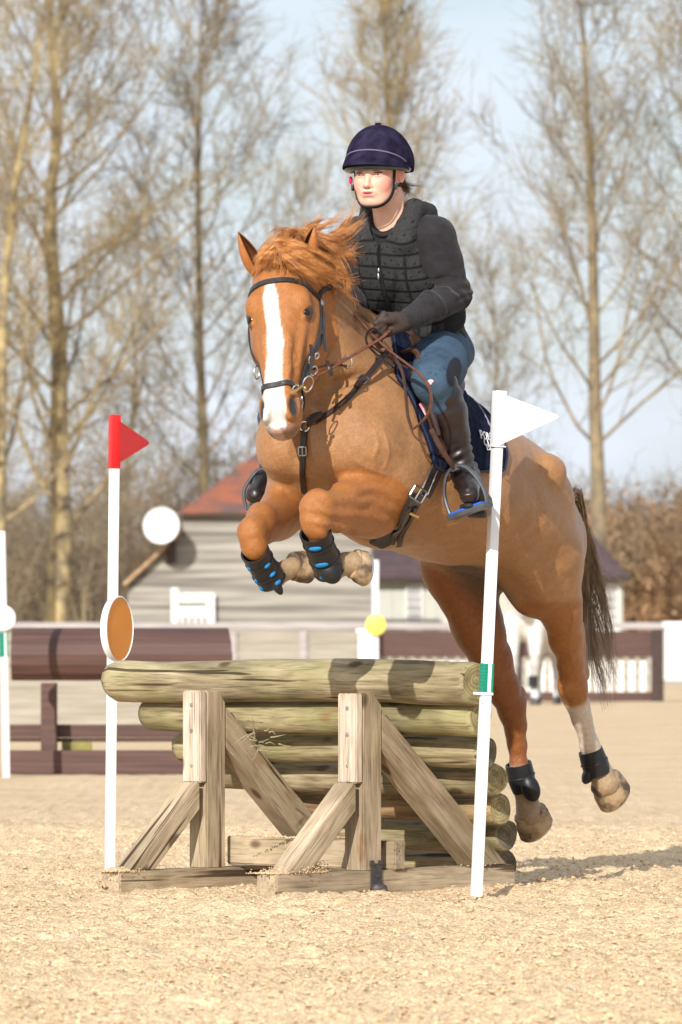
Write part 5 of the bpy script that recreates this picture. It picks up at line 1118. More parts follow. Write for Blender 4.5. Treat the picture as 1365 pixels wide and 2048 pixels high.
# tendon boots
M_bt = pm('boot_shell', (.010, .010, .012), (.016, .016, .017), rough=.42, scale=30, spec=.35)
M_blue = pm('blue_lining', (.0, .19, .48), (.0, .15, .4), rough=.6, scale=80, bump=.2)
M_fuzz = pm('black_lining', (.015, .015, .02), rough=.95, scale=100, bump=.3)
def legboot(pts, rad, nrm, parent, label, ovals, guard=None, straps=3, lname='tendon_boot'):
    root = empty(lname, pts[0], label, 'horse boot', 'leg boots of the chestnut horse')
    pts = catmull([V(p) for p in pts], 4); n = len(pts); R = list(np.interp(np.linspace(0, 1, n), np.linspace(0, 1, len(rad)), rad))
    m = MB(); m.tube(pts, R, 24, cap=False); m.tube(pts, [r-.006 for r in R], 24, cap=False); o = 0
    for ed in (0, n-1):
        a = ed*24; b = n*24+ed*24
        m.f += [[a+k, a+(k+1) % 24, b+(k+1) % 24, b+k] for k in range(24)]
    m.build('shell', M_bt, root, True, 50)
    nr = V(nrm).normalized(); side = (pts[-1]-pts[0]).normalized().cross(nr)
    for (t, a, w_, h_) in ovals:
        i = int(t*(n-1)); ax = (pts[min(i+1, n-1)]-pts[max(i-1, 0)]).normalized(); d = (Matrix.Rotation(math.radians(a), 3, ax)@nr); d = (d-ax*d.dot(ax)).normalized(); s2 = ax.cross(d)
        m = MB(); m.ball(pts[i]+d*(R[i]-.001), (w_, h_, .0065), s2, ax, d, 18, 8); m.build('vent', M_blue, root, True)
    for k in range(straps):
        t = (k+.5)/straps+.12; i = min(n-1, int(t*(n-1))); ax = (pts[min(i+1, n-1)]-pts[max(i-1, 0)]).normalized(); s2 = ax.cross(nr).normalized(); d = s2.cross(ax)
        m = MB(); m.torus(pts[i], s2, d, R[i]+.0008, R[i]+.0008, .0022, 28, 5); m.build('strap_edge', M_fuzz if k % 2 else M_bt, root, True)
    if guard:
        m = MB(); c, rr, ax_ = guard; m.ball(c, rr, *ax_, 20, 12); m.build('strike_guard', M_bt, root, True)
    return root
fl = lambda a, b: (V(b)-V(a)).normalized()
legboot([P(631, 1064, 17.29), P(640, 1092, 17.33), P(652, 1122, 17.38), P(660, 1146, 17.41)], [.050, .046, .048, .045], (-.2, -1, 0), horse, 'black tendon boot with blue vents on the leading foreleg nearest the girth',
        [(.22, 4, .020, .0085), (.52, 4, .021, .009), (.84, 6, .021, .009)], (P(660, 1142, 17.355), (.036, .022, .040), (EX, EY, V((-.2, 0, 1)))))
legboot([P(510, 1103, 17.48), P(522, 1125, 17.52), P(536, 1148, 17.56), P(547, 1165, 17.58)], [.046, .043, .046, .043], (-.25, -1, 0), horse, 'black tendon boot with blue vents on the tucked far foreleg',
        [(.25, -38, .012, .007), (.55, -36, .012, .007), (.85, -30, .013, .008), (.28, 48, .008, .011), (.6, 50, .007, .011), (.9, 52, .007, .011)], (P(551, 1168, 17.55), (.018, .02, .034), (EX, EY, V((-.5, 0, 1)))))
b1 = legboot([P(1037, 1527, 18.91), P(1042, 1552, 18.92), P(1050, 1582, 18.93)], [.044, .047, .040], (.2, -1, 0), horse, 'black fetlock boot with rounded grey guard on the lower hind leg', [], (P(1061, 1576, 18.885), (.033, .024, .046), (EX, EY, V((-.2, 0, 1)))), 1, 'fetlock_boot')
b2 = legboot([P(1181, 1500, 18.85), P(1189, 1524, 18.86), P(1197, 1548, 18.87)], [.041, .045, .044], (-.3, -1, 0), horse, 'black fetlock boot on the trailing hind leg with white sock', [(.5, -0, .0001, .0001)][:0], (P(1178, 1548, 18.86), (.022, .028, .034), (EX, EY, V((.3, 0, 1)))), 1, 'fetlock_boot')
# ------------------------------------------------------------------ the rider
rider = empty('person', HB(.14, 0, .37), 'rider in black body protector, navy velvet hat and blue breeches leaning forward with the reins', 'rider')
PEL = pp(840, 684, 18.05); NKB = pp(789, 428, 17.86); TU = unit(NKB-PEL); TL = unit(HL-TU*(HL@TU)); TF = np.cross(TU, TL)
if TF[1] > 0: TF = -TF
TLEN = np.linalg.norm(NKB-PEL)
def TB(t, l, f): return PEL+TU*t+TL*l+TF*f
HC = pp(756, 345, 17.77); fF = unit([-.36, -.93, -.06]); fL = unit(np.array([.93, -.36, 0])); fL = unit(fL-fF*(fL@fF)); fU = np.cross(fL, fF); fU = fU if fU[2] > 0 else -fU
def FB(f, l, z): return HC+fF*f+fL*l+fU*z
# skin: head, neck and the body core in one surface
sk = SDF(np.minimum(HC, NKB)-np.array([.15, .15, .34]), np.maximum(HC, NKB)+np.array([.16, .16, .10]), .0021)
X3 = (fF, fL, fU)
sk.ell(FB(-.012, 0, .035), (.094, .073, .090), X3, k=.01)
sk.ell(FB(.022, 0, -.035), (.066, .0575, .062), X3, k=.03)
sk.ell(FB(.034, 0, -.068), (.045, .042, .034), X3, k=.03)
sk.ell(FB(.062, 0, -.090), (.020, .021, .016), X3, k=.022)
for sg in (-1, 1):
    sk.ell(FB(.056, .034*sg, -.034), (.024, .021, .025), X3, k=.022)                    # cheek
    sk.cone(FB(-.005, .056*sg, -.048), FB(.050, .022*sg, -.086), .013, .014, k=.025)    # jaw line
    sk.ell(FB(.086, .031*sg, -.008), (.011, .0165, .0095), X3, k=.012, mode='s')       # socket
    sk.cone(FB(.081, .014*sg, .008), FB(.072, .046*sg, .007), .0045, .004, k=.012)    # brow ridge
    sk.ell(FB(.0685, .031*sg, -.0085), (.0125, .0145, .0110), X3, k=.003)               # eyeball seat
    sk.cone(FB(.0812, .020*sg, -.0022), FB(.0780, .033*sg, -.0002), .0022, .0024, k=.003); sk.cone(FB(.0780, .033*sg, -.0002), FB(.071, .0435*sg, -.0065), .0024, .0022, k=.003)
    sk.cone(FB(.0800, .020*sg, -.0120), FB(.0772, .033*sg, -.0145), .0024, .0024, k=.003); sk.cone(FB(.0760, .033*sg, -.0155), FB(.070, .043*sg, -.011), .0022, .0018, k=.003)
    sk.ell(FB(.0895, .0105*sg, -.044), (.0085, .0070, .0065), X3, k=.005)               # nostril wing
    sk.ell(FB(.0935, .0065*sg, -.0495), (.0035, .0032, .0030), X3, k=.002, mode='s')
    # ear
    sk.ell(FB(-.012, .074*sg, -.008), (.016, .006, .027), (unit(fF*.9-fL*sg*.35), unit(fL*sg+fF*.4), fU), k=.004)
    sk.ell(FB(-.008, .080*sg, -.004), (.009, .0045, .015), (unit(fF*.9-fL*sg*.35), unit(fL*sg+fF*.4), fU), k=.004, mode='s')
sk.cone(FB(.082, 0, .0), FB(.1005, 0, -.036), .0068, .0080, k=.012); sk.ell(FB(.1015, 0, -.0405), (.0095, .0090, .0080), X3, k=.006)
sk.ell(FB(.081, 0, -.066), (.012, .021, .012), X3, k=.014)
sk.cone(FB(.0905, -.009, -.0612), FB(.0905, .009, -.0612), .0030, .0030, k=.008); sk.cone(FB(.0840, -.021, -.0655), FB(.0905, -.009, -.0614), .0020, .0028, k=.008); sk.cone(FB(.0840, .021, -.0655), FB(.0905, .009, -.0614), .0020, .0028, k=.008)
sk.cone(FB(.0870, -.010, -.0722), FB(.0870, .010, -.0722), .0040, .0040, k=.009); sk.cone(FB(.083, -.017, -.0690), FB(.0870, -.010, -.0720), .0022, .0036, k=.008); sk.cone(FB(.083, .017, -.0690), FB(.0870, .010, -.0720), .0022, .0036, k=.008)
sk.cone(FB(.0950, -.014, -.0663), FB(.0950, .014, -.0663), .0022, .0022, k=.003, mode='s')
sk.cone(FB(.091, -.010, -.082), FB(.091, .010, -.082), .002, .002, k=.008, mode='s')
nk0 = FB(-.025, 0, -.035); sk.chain([nk0, nk0*.45+NKB*.55, NKB, NKB-TU*.06], [.052, .050, .056, .075], k=.025)
sk.cone(TB(TLEN-.06, -.06, -.01), TB(TLEN-.06, .06, -.01), .045, .045, k=.03); sk.cone(TB(TLEN-.10, 0, .01), TB(TLEN-.03, 0, .01), .075, .06, k=.03)
kv, kf = sk.mesh(); kv = relax(kv, kf, 1, .4); del sk
f_, l_, z_ = local(kv, HC, fF, fL, fU)
kc = np.tile([.78, .47, .35], (len(kv), 1))
def spot(c, R, col, a=1, soft=.4):
    global kc
    d = np.sqrt(((f_-c[0])/R[0])**2+((l_-c[1])/R[1])**2+((z_-c[2])/R[2])**2); kc = blend(kc, (1-sm(d, 1-soft, 1+soft))*a, np.array(col))
for sg in (-1, 1):
    spot((.06, .052*sg, -.035), (.06, .026, .030), (.74, .22, .18), .60, .9)
    spot((.085, .024*sg, .0048), (.02, .0110, .0030), (.14, .07, .04), .85, .5); spot((.080, .037*sg, .0078), (.02, .0120, .0028), (.14, .07, .04), .8, .5)
    spot((.078, .032*sg, -.0016), (.02, .0150, .0026), (.03, .018, .013), 1, .4)
    spot((.076, .031*sg, -.0150), (.02, .0120, .0018), (.35, .16, .12), .5, .6)
    spot((.0950, .0066*sg, -.050), (.006, .0036, .0028), (.12, .035, .03), .95, .4)
    spot((-.012, .08*sg, -.008), (.03, .02, .032), (.78, .27, .20), .7, .6)
spot((.0925, 0, -.0628), (.03, .022, .0032), (.55, .13, .12), .95, .4); spot((.090, 0, -.0715), (.03, .0175, .0050), (.70, .20, .18), .95, .4); spot((.092, 0, -.0665), (.03, .0170, .0023), (.06, .018, .016), 1, .35)
spot((.10, 0, -.042), (.014, .016, .014), (.78, .34, .25), .5, .7)
kc = np.clip(kc*(1+.025*np.random.default_rng(4).normal(0, 1, (len(kv), 1))), 0, 1)
M_skin = pm('skin', (1, 1, 1), rough=.48, attr=True, var=.07, scale=60, bump=.05, bscale=500, spec=.35)
b_ = M_skin.node_tree.nodes['Principled BSDF']; b_.inputs['Subsurface Weight'].default_value = .12; b_.inputs['Subsurface Radius'].default_value = (.012, .005, .003); b_.inputs['Subsurface Scale'].default_value = .5
body = link('body', npmesh('body', kv, kf, True, kc), M_skin, rider)
FBV = BVHTree.FromPolygons([V(p) for p in kv], [tuple(map(int, q)) for q in kf])
for sg in (-1, 1):
    m = MB(); c = V(FB(.0690, .0308*sg, -.0088)); gz = (V(fF)*1+V(fL)*-.08+V(fU)*.02).normalized(); a1 = gz.cross(V(fU)).normalized(); a2 = a1.cross(gz); m.ball(c, .0120, a1, a2, gz, 28, 28)
    vs = np.array([tuple(p) for p in m.v]); ang = np.degrees(np.arccos(np.clip((vs-np.array(c))@np.array(gz)/.0122, -1, 1))); cc = np.tile([.62, .58, .55], (len(vs), 1)); cc[ang < 33] = (.05, .085, .10); cc[ang < 14] = (.005, .005, .005)
    link('eye', npmesh('eye', vs, m.f, True, cc), pm('eyeball', (1, 1, 1), rough=.2, attr=True, spec=.5), rider)

def cloth_mesh(name, g_, mat, parent, col=None, disp=None, it=2):
    v, f = g_.mesh(); v = relax(v, f, it)
    if disp is not None:
        n = np.zeros_like(v); a = np.cross(v[f[:, 2]]-v[f[:, 0]], v[f[:, 3]]-v[f[:, 1]])
        for k in range(4):
            for j in range(3): n[:, j] += np.bincount(f[:, k], a[:, j], len(v))
        n /= np.linalg.norm(n, axis=1)[:, None]+1e-12; v = v+n*disp(v)[:, None]
    return link(name, npmesh(name, v, f, True, col(v) if col else None), mat, parent), v, f
def vn3(v, cell, seed, st=(1, 1, 1)):
    w = v*np.array(st); return (vnoise((w[:, 0]+w[:, 2]*.31, w[:, 1]+w[:, 2]*.77), cell, seed)+vnoise((w[:, 1]+11, w[:, 2]+w[:, 0]*.3), cell, seed+1)+vnoise((w[:, 2]+5, w[:, 0]), cell, seed+2))*.66
# joints
SL, SR_ = pp(872, 474, 17.80), pp(712, 474, 17.99); EL, ER = pp(912, 590, 17.82), pp(690, 572, 18.00); WL, WR = pp(812, 642, 17.60), pp(722, 640, 17.88)
HLp, HRp = TB(-.01, .080, .0), TB(-.01, -.095, -.01)
KL = pp(866, 762, 17.59); KR = np.array(HB(.36, -.33, .02)); AL = pp(929, 942, 17.69); AR = pp(546, 955, 18.16)
# sweatshirt
gw = SDF(np.minimum.reduce([PEL, SR_, EL, WL, ER])-.2, np.maximum.reduce([PEL, NKB, SL, EL])+.2, .0042)
gw.loft(PEL, TU, TL, TF, [(-.075, .10, -.105, .145), (-.05, .115, -.118, .160), (.0, .118, -.118, .162), (.06, .108, -.115, .150), (.12, .102, -.108, .138), (.2, .108, -.108, .145), (.28, .115, -.112, .158), (.34, .105, -.108, .155), (.39, .085, -.095, .115), (.43, .070, -.075, .080), (.455, .062, -.065, .062)], k=.02, ex=2.4)
gw.chain([TB(TLEN-.045, .06, -.01), SL, SL*.6+EL*.4, EL], [.050, .058, .054, .050], k=.03)
gw.chain([TB(TLEN-.045, -.06, -.01), SR_, ER], [.050, .056, .050], k=.03)
gw.chain([EL, EL*.5+WL*.5+np.array([0, 0, .004]), EL*.15+WL*.85], [.050, .047, .037], k=.015); gw.cone(EL*.13+WL*.87, WL, .0345, .033, k=.006)
gw.chain([ER, ER*.5+WR*.5, WR], [.048, .043, .033], k=.015)
gw.cone(TB(TLEN+.018, 0, .03), TB(TLEN+.12, 0, .05), .055, .07, k=.006, mode='s')
def folds(v):
    d = .0035*vn3(v, .05, 50)+.0016*vn3(v, .018, 53)
    ab = EL-SL; t = (v-SL)@ab/(ab@ab); r = np.linalg.norm(v-SL-np.clip(t, 0, 1)[:, None]*ab, axis=1); m = (r < .09)*sm(t, .45, .85)*(1-sm(t, 1.05, 1.2)); d = d+m*.0018*np.sin(t*40+vn3(v, .06, 57)*6)
    fb = WL-EL; t2 = (v-EL)@fb/(fb@fb); r2 = np.linalg.norm(v-EL-np.clip(t2, 0, 1)[:, None]*fb, axis=1); m2 = (r2 < .075)*(t2 > .0)*(1-sm(t2, .5, .8)); d = d+m2*.0024*np.sin(t2*30+vn3(v, .05, 58)*7)
    d = d-((np.abs(t2-.86) < .012)*(r2 < .06))*.0025
    tt = (v-PEL)@TU; d = d+(1-sm(tt, .02, .09))*.006*vn3(v, .035, 59)
    return d
M_sweat = pm('charcoal_sweatshirt', (.031, .028, .031), (.022, .020, .022), rough=.92, scale=30, bump=.35, bscale=420, spec=.12, sheen=.12)
sw, swv, swf = cloth_mesh('sweatshirt', gw, M_sweat, rider, disp=folds); del gw
m = MB(); rg = []
for k in range(25):
    a = 2*math.pi*k/24; c = V(TB(TLEN-.002, 0, .022)); d = V(TL)*math.cos(a)+V(TF)*math.sin(a); rg.append(c+d*.058+V(TU)*(-.034*max(0, math.sin(a))**1.6)+V(TF)*.004)
m.tube(rg, .0062, 8); m.build('collar', M_sweat, rider, True)
# body protector
gv = SDF(TB(.2, 0, 0)-.36, TB(.2, 0, 0)+.36, .0034)
gv.loft(PEL, TU, TL, TF, [(.045, .120, -.125, .150), (.07, .127, -.13, .157), (.12, .122, -.128, .153), (.2, .127, -.128, .157), (.27, .134, -.130, .163), (.32, .130, -.130, .150), (.36, .122, -.124, .135), (.40, .108, -.112, .122), (.435, .09, -.09, .105), (.455, .07, -.08, .09)], k=.02, ex=2.7)
for sg in (-1, 1): gv.cone(TB(TLEN-.055, .080*sg, .085), TB(TLEN+.022, .080*sg, .0), .030, .030, k=.02); gv.cone(TB(TLEN+.022, .080*sg, .0), TB(TLEN-.02, .080*sg, -.07), .026, .028, k=.02)
gv.cone(TB(.362, 0, .17), TB(.50, 0, .12), .042, .056, k=.01, mode='s'); gv.cone(TB(.362, 0, .06), TB(.52, 0, .06), .042, .058, k=.01, mode='s'); gv.cone(TB(.44, 0, -.02), TB(.54, 0, -.02), .056, .060, k=.01, mode='s')
for sg, S_, E_ in ((1, SL, EL), (-1, SR_, ER)):
    gv.ell(TB(.325, .190*sg, .03), (.095, .070, .105), (TU, TL, TF), k=.012, mode='s')
def quilt(v):
    q = v-PEL; t, l, f = q@TU, q@TL, q@TF; row = .040; a = np.abs((t+.012*np.abs(l)/.16)/row-np.round((t+.012*np.abs(l)/.16)/row))*row; g1 = np.exp(-(a/.0032)**2)
    w_ = np.minimum(np.abs(np.abs(l)-.088), 9); g2 = np.exp(-(w_/.003)**2)*(f > -.02)*(t < .33); g3 = np.exp(-(np.abs(l)/.0055)**2)*(f > 0)
    sg1 = (t < .43); return -(.0032*np.maximum.reduce([g1*sg1*(np.abs(l) > .012), g2, g3*1.1]))+.0012
def quiltcol(v):
    q = v-PEL; t, l, f = q@TU, q@TL, q@TF; row = .040; tt = t+.012*np.abs(l)/.16; a = np.abs(tt/row-np.round(tt/row))*row
    c = np.tile([.040, .040, .040], (len(v), 1)); c = c*(1+.18*np.random.default_rng(8).normal(0, 1, (len(v), 1)).clip(-1.5, 1.5))
    g1 = np.exp(-(a/.0044)**2)*(t < .43); w_ = np.abs(np.abs(l)-.088); g2 = np.exp(-(w_/.0044)**2)*(f > -.02)*(t < .36); g3 = (np.abs(l) < .007)*(f > 0); side = (np.abs(l) > .150)*1.
    edge = np.maximum.reduce([g1, g2, g3*1., side*.8, (t > .9)*1.]); c = blend(c, edge, np.array([.007, .007, .008]))
    # little star studs in rows
    st = .023; j = np.floor(tt/row); y = (tt/row-j-.5)*row; ii = np.round((l+(j % 2)*st/2)/st); x = l+(j % 2)*st/2-ii*st; yo = np.where(ii % 2 == 0, .006, -.006); d = np.hypot(x, y-yo); an = np.arctan2(y-yo, x); rs = .0036*(1+.35*np.cos(5*an))
    c = blend(c, (d < rs)*(f > -.03)*(edge < .3)*.9, np.array([.010, .010, .012])); return c
M_vest = pm('protector_mesh_fabric', (1, 1, 1), rough=.88, attr=True, var=.25, scale=260, bump=.35, bscale=500, spec=.2)
vest, vv, vf = cloth_mesh('body_protector', gv, M_vest, rider, col=quiltcol, disp=quilt)
VBV = BVHTree.FromPolygons([V(p) for p in vv], [tuple(map(int, q)) for q in vf])
def von(pts, off=.002, bvh=None):
    P_, N_ = [], []
    for q in catmull([V((x, y, 0)) for x, y in pts], 6):
        h = hit(q.x, q.y, bvh or VBV)
        if h: P_.append(h[0]+h[1]*off); N_.append(h[1])
    return P_, N_
def tryribbon(name, pts, wid, th, mat, off=.002, bvh=None, parent=None):
    a = von(pts, off, bvh)
    if len(a[0]) > 2: return strap(name, a, wid, th, mat, parent or rider)
zf = lambda t: VBV.ray_cast(V(TB(t, 0, .4)), V(-TF))
zp = [zf(t) for t in np.linspace(.075, .318, 16)]; zp = [h for h in zp if h[0] is not None]
zo = strap('zip', ([h[0]+h[1]*.001 for h in zp], [h[1] for h in zp]), .010, .0025, pm('zip_tape', (.02, .02, .022), rough=.5, scale=200, bump=.5), vest)
if zp: h = zp[-1]; m = MB(); m.ball(h[0]+h[1]*.006+V((0, 0, -.008)), (.0035, .003, .008), n=10, m=8); m.ball(h[0]+h[1]*.007+V((0, 0, -.027)), (.0028, .002, .010), n=10, m=8); m.build('zip_pull', M_steel, zo, True)
# edging of the neck opening
M_edge = pm('edge_binding', (.10, .10, .115), (.07, .07, .08), rough=.6, scale=80)
# riding hat
gh = SDF(HC-.19, HC+.22, .0026)
gh.ell(FB(-.010, 0, .036), (.118, .1005, .113), X3, k=.01); gh.ell(FB(-.035, 0, .02), (.095, .098, .095), X3, k=.03)
tl = .10; pn_ = unit(fU*1-fF*.09)
def cutpl(X, c=np.array(FB(.05, 0, .012)), n=pn_): return -((X[0]-c[0])*n[0]+(X[1]-c[1])*n[1]+(X[2]-c[2])*n[2])
gh.op(cutpl, HC-.19, HC+.22, .001, 'i')
def hatd(v):
    q = v-HC; l, f = q@fL, q@fF; z = q@fU; an = np.arctan2(l, f); return .0011*vn3(v, .03, 61)+.0018*vn3(v, .02, 62, (1, 1, .3))*(1-sm(z, .03, .10))*(f < .03)-.0010*np.exp(-(np.abs(np.sin(an*2))*.08/.0025)**2)*(z > .02)
M_velvet = pm('navy_velvet', (.032, .026, .055), (.012, .010, .022), rough=1.0, scale=22, bump=.12, bscale=260, sheen=0, spec=.0)
hat, hatv, hatf = cloth_mesh('riding_hat', gh, M_velvet, rider, disp=hatd); del gh
def peak_surf(a, r):      # a degrees round the front, r 0..1 outward
    A = math.radians(a); k = math.cos(A*.98)**.8 if abs(a) < 90 else 0
    f0, l0, z0 = .104*math.cos(A)-.004, .100*math.sin(A), .012+.050*k
    ou = .043*k; return V(FB(f0+ou*r*math.cos(A*.6)*1.0, l0*(1+.06*r), z0-.030*r*r*k-.004*r+.004*(1-r)))
m = MB(); na, nr_ = 44, 8; vs = []
for sd2 in (0, 1):
    for i in range(na+1):
        for j in range(nr_+1): p = peak_surf(-88+176*i/na, j/nr_); vs.append(p-V(fU)*(.005*sd2))
fs = []; W1 = nr_+1; O1 = (na+1)*W1
for i in range(na):
    for j in range(nr_): a = i*W1+j; fs.append((a, a+1, a+W1+1, a+W1)); fs.append((a+O1, a+W1+O1, a+W1+1+O1, a+1+O1))
for i in range(na): a = i*W1+nr_; fs.append((a, a+O1, a+W1+O1, a+W1)); a = i*W1; fs.append((a, a+W1, a+W1+O1, a+O1))
m.add(vs, fs); m.build('peak', M_velvet, hat, True, 60)
m = MB(); m.tube([peak_surf(-86+172*i/40, 0.02)+V(fU)*.003+V(fF)*.001 for i in range(41)], .0022, 6); m.build('piping', pm('lilac_piping', (.16, .13, .22), rough=.6), hat, True)
m = MB(); ring = []
for i in range(33):
    A = math.radians(-100+200*i/32); ring.append(V(FB(.108*math.cos(A)-.004, .0965*math.sin(A), .009+.006*math.cos(A))))
m.tube(ring, .0085, 10, flat=1.1); m.build('brow_band', pm('grey_green_band', (.06, .075, .072), (.045, .055, .055), rough=.25, spec=.6), hat, True)
m = MB(); m.ball(FB(-.012, 0, .152), (.011, .011, .004), fF, fL, fU, 14, 8); m.build('button', M_velvet, hat, True)
# harness
M_web = pm('black_webbing', (.014, .014, .015), (.022, .022, .022), rough=.8, scale=200, bump=.4, spec=.2)
def fon(pts, off=.0025):
    P_, N_ = [], []
    for q in catmull([V(p) for p in pts], 5):
        o = V(FB(.01, 0, q.z*1.0)); d = (q-V((0, 0, 0))); w_ = V(FB(q.x, q.y, q.z)); d = (w_-o); L = d.length; d.normalize(); h = FBV.ray_cast(o+d*.25, -d)
        if h[0] is None or (h[0]-o).length < .02: P_.append(w_); N_.append(d)
        else: P_.append(h[0]+h[1]*off); N_.append(h[1])
    return P_, N_
for sg in (1, -1):
    a = fon([(.030, .074*sg, .012), (.030, .074*sg, -.015), (.030, .070*sg, -.040), (.034, .060*sg, -.062)]); strap('harness_strap', a, .0115, .0028, M_web, hat)
    a = fon([(.034, .060*sg, -.062), (.040, .044*sg, -.085), (.046, .025*sg, -.100), (.052, .010*sg, -.106), (.055, -.010*sg, -.106)]); strap('chin_strap', a, .012, .0030, M_web, hat)
    a = fon([(-.040, .076*sg, -.030), (-.020, .078*sg, -.040), (.005, .074*sg, -.042), (.030, .070*sg, -.040)]); strap('harness_strap', a, .011, .0028, M_web, hat)
    m = MB(); c = V(FB(.032, .066*sg, -.045)); m.box(c+V(fL)*sg*.006, fF, fL, fU, (.016, .006, .022), .002); m.build('strap_buckle', M_blk, hat, True)
m = MB(); m.ball(FB(.032, -.079, -.022), (.006, .006, .012), fF, fL, fU, 10, 8); m.build('hair_tie', pm('magenta_band', (.75, .01, .16), rough=.6), rider, True)
M_hair = pm('brown_hair', (.16, .085, .045), (.08, .04, .02), rough=.5, scale=80)
locks('hair', [[FB(-.07, .045, -.02), FB(-.085, .06, -.035), FB(-.09, .085, -.038), FB(-.085, .105, -.030)], [FB(-.06, .05, -.03), FB(-.07, .058, -.05), FB(-.065, .06, -.07), FB(-.06, .055, -.08)], [FB(-.085, .0, -.02), FB(-.09, .0, -.05), FB(-.085, .0, -.09), FB(-.08, .0, -.12)]], 260, .007, .0009, M_hair, rider, 71, wav=.01)

# breeches
gb = SDF(np.minimum.reduce([PEL, KL, KR, AL])-.22, np.maximum.reduce([PEL, KL, AL])+.26, .0045)
gb.loft(PEL, TU, TL, TF, [(-.13, .05, -.09, .09), (-.10, .09, -.12, .135), (-.06, .105, -.135, .155), (-.02, .105, -.125, .15), (.03, .095, -.11, .135)], k=.03, ex=2.4)
kl2 = KL*.55+AL*.45
gb.ell(TB(-.05, .052, -.045), (.09, .082, .085), (TU, TL, TF), k=.04); gb.ell(TB(-.05, -.065, -.055), (.09, .085, .085), (TU, TL, TF), k=.04)
gb.chain([HLp-TU*.02, HLp*.5+KL*.5+TL*.006, KL], [.082, .086, .062], k=.03); gb.ell(KL+np.array([-.005, -.01, .0]), (.056, .058, .064), k=.02)
gb.chain([KL, KL*.75+AL*.25], [.056, .044], k=.02)
gb.chain([HRp-TU*.04, HRp*.5+KR*.5, KR, KR*.7+AR*.3], [.095, .082, .06, .052], k=.03)
def bfold(v): return .0035*vn3(v, .045, 80)+.0015*vn3(v, .02, 83)+.0045*np.sin(((v-HLp)@unit(KL-HLp))*75+vn3(v, .06, 85)*5)*(1-sm(np.linalg.norm(v-HLp-TF*.06, axis=1), .09, .17))
def bcol(v):
    c = np.tile([.052, .092, .140], (len(v), 1))*(1+.25*vn3(v, .03, 88)[:, None]); sp = vn3(v, .0075, 90)+.5*vn3(v, .02, 93); c = blend(c, sm(sp, .34, .46)*.5, np.array([.02, .04, .07]))
    px_ = v[:, 0]/v[:, 1]*FPX+CXP; py_ = HOR-(v[:, 2]-CH)/v[:, 1]*FPX
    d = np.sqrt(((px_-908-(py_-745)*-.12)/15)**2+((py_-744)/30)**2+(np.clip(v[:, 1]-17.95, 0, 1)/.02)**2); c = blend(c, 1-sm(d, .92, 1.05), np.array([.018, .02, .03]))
    return np.clip(c, 0, 1)
M_bre = pm('blue_breeches', (1, 1, 1), rough=.75, attr=True, var=.15, scale=120, bump=.25, bscale=500, spec=.2)
bre, bv, bf_ = cloth_mesh('breeches', gb, M_bre, rider, col=bcol, disp=bfold); del gb
BBV = BVHTree.FromPolygons([V(p) for p in bv], [tuple(map(int, q)) for q in bf_])
h = hit(862, 763, BBV)
if h: m = MB(); c = h[0]+h[1]*.001; s2 = h[1].cross(EZ).normalized(); u2 = s2.cross(h[1]); m.ball(c+u2*.001, (.009, .0055, .0015), s2, u2, h[1], 14, 6); m.ball(c-u2*.006, (.004, .004, .0015), s2, u2, h[1], 10, 6); m.build('badge', pm('pink_badge', (.8, .42, .42), rough=.6), bre, True)
# tall boots
M_boot = pm('tall_boot_leather', (.019, .011, .010), (.012, .0075, .007), rough=.36, scale=18, bump=.12, bscale=90, spec=.5)
def tall_boot(K, A, toe, heel, back, name, ptop=0):
    K, A, toe, heel = [np.array(q, float) for q in (K, A, toe, heel)]; g_ = SDF(np.minimum.reduce([K, A, toe, heel])-.12, np.maximum.reduce([K, A, toe, heel])+.12, .0036)
    ab = A-K; bk = np.array(back, float); L = np.linalg.norm(ab); u = ab/L
    g_.chain([K+ab*.10+bk*.010, K+ab*.35+bk*.018, K+ab*.58+bk*.010, K+ab*.80, A+ab*.02], [.057, .056, .047, .040, .039], k=.02, flat=(HL, .95))
    g_.cone(K+ab*.06+bk*.026, K+ab*.2+bk*.02, .046, .050, k=.02)
    fd = unit(toe-heel); g_.chain([A+ab*.04, A*.45+toe*.55+np.array([0, 0, .006]), toe], [.040, .037, .030], k=.02, flat=(np.cross(fd, u), 1.0)); g_.cone(A+ab*.05, heel+np.array([0, 0, .02]), .038, .030, k=.02)
    def bd(v):
        t = (v-K)@u/L; w_ = (v-K)@bk; m_ = sm(t, .62, .78)*(1-sm(t, 1.0, 1.08)); return .0026*m_*np.sin(t*75+vn3(v, .05, 95)*5)+.0018*vn3(v, .05, 96)+.0022*np.sin(t*38+vn3(v, .10, 97)*2)*(1-sm(t, .15, .45))
    o, v, f = cloth_mesh(name, g_, M_boot, rider, disp=bd)
    m = MB(); sw_ = unit(np.cross(fd, [0, 0, 1])); dn = unit(np.cross(sw_, fd)); dn = dn if dn[2] < 0 else -dn
    pts = []
    for i in range(24):
        a = 2*math.pi*i/24; x = math.cos(a); pts.append(V((toe*.5+heel*.5)+fd*x*(np.linalg.norm(toe-heel)/2+.022)+sw_*math.sin(a)*(.040 if x > 0 else .034)+dn*.028))
    m.prism(pts, V(dn)*.009); m.build('sole', M_blk, o, True, 40); m = MB(); m.box(V(heel+dn*.040+fd*.006), fd, sw_, dn, (.05, .058, .026), .006); m.build('heel', M_blk, o, True)
    return o, v, f
toeL, heelL = pp(939, 990, 17.50), pp(955, 1002, 17.71); tb_, tv, tf_2 = tall_boot(KL+np.array([.006, .010, -.004]), AL, toeL, heelL, unit([.7, .6, .1]), 'tall_boot')
tall_boot(KR, AR, pp(512, 990, 18.0), pp(545, 1012, 18.20), unit([.4, .9, .1]), 'tall_boot')
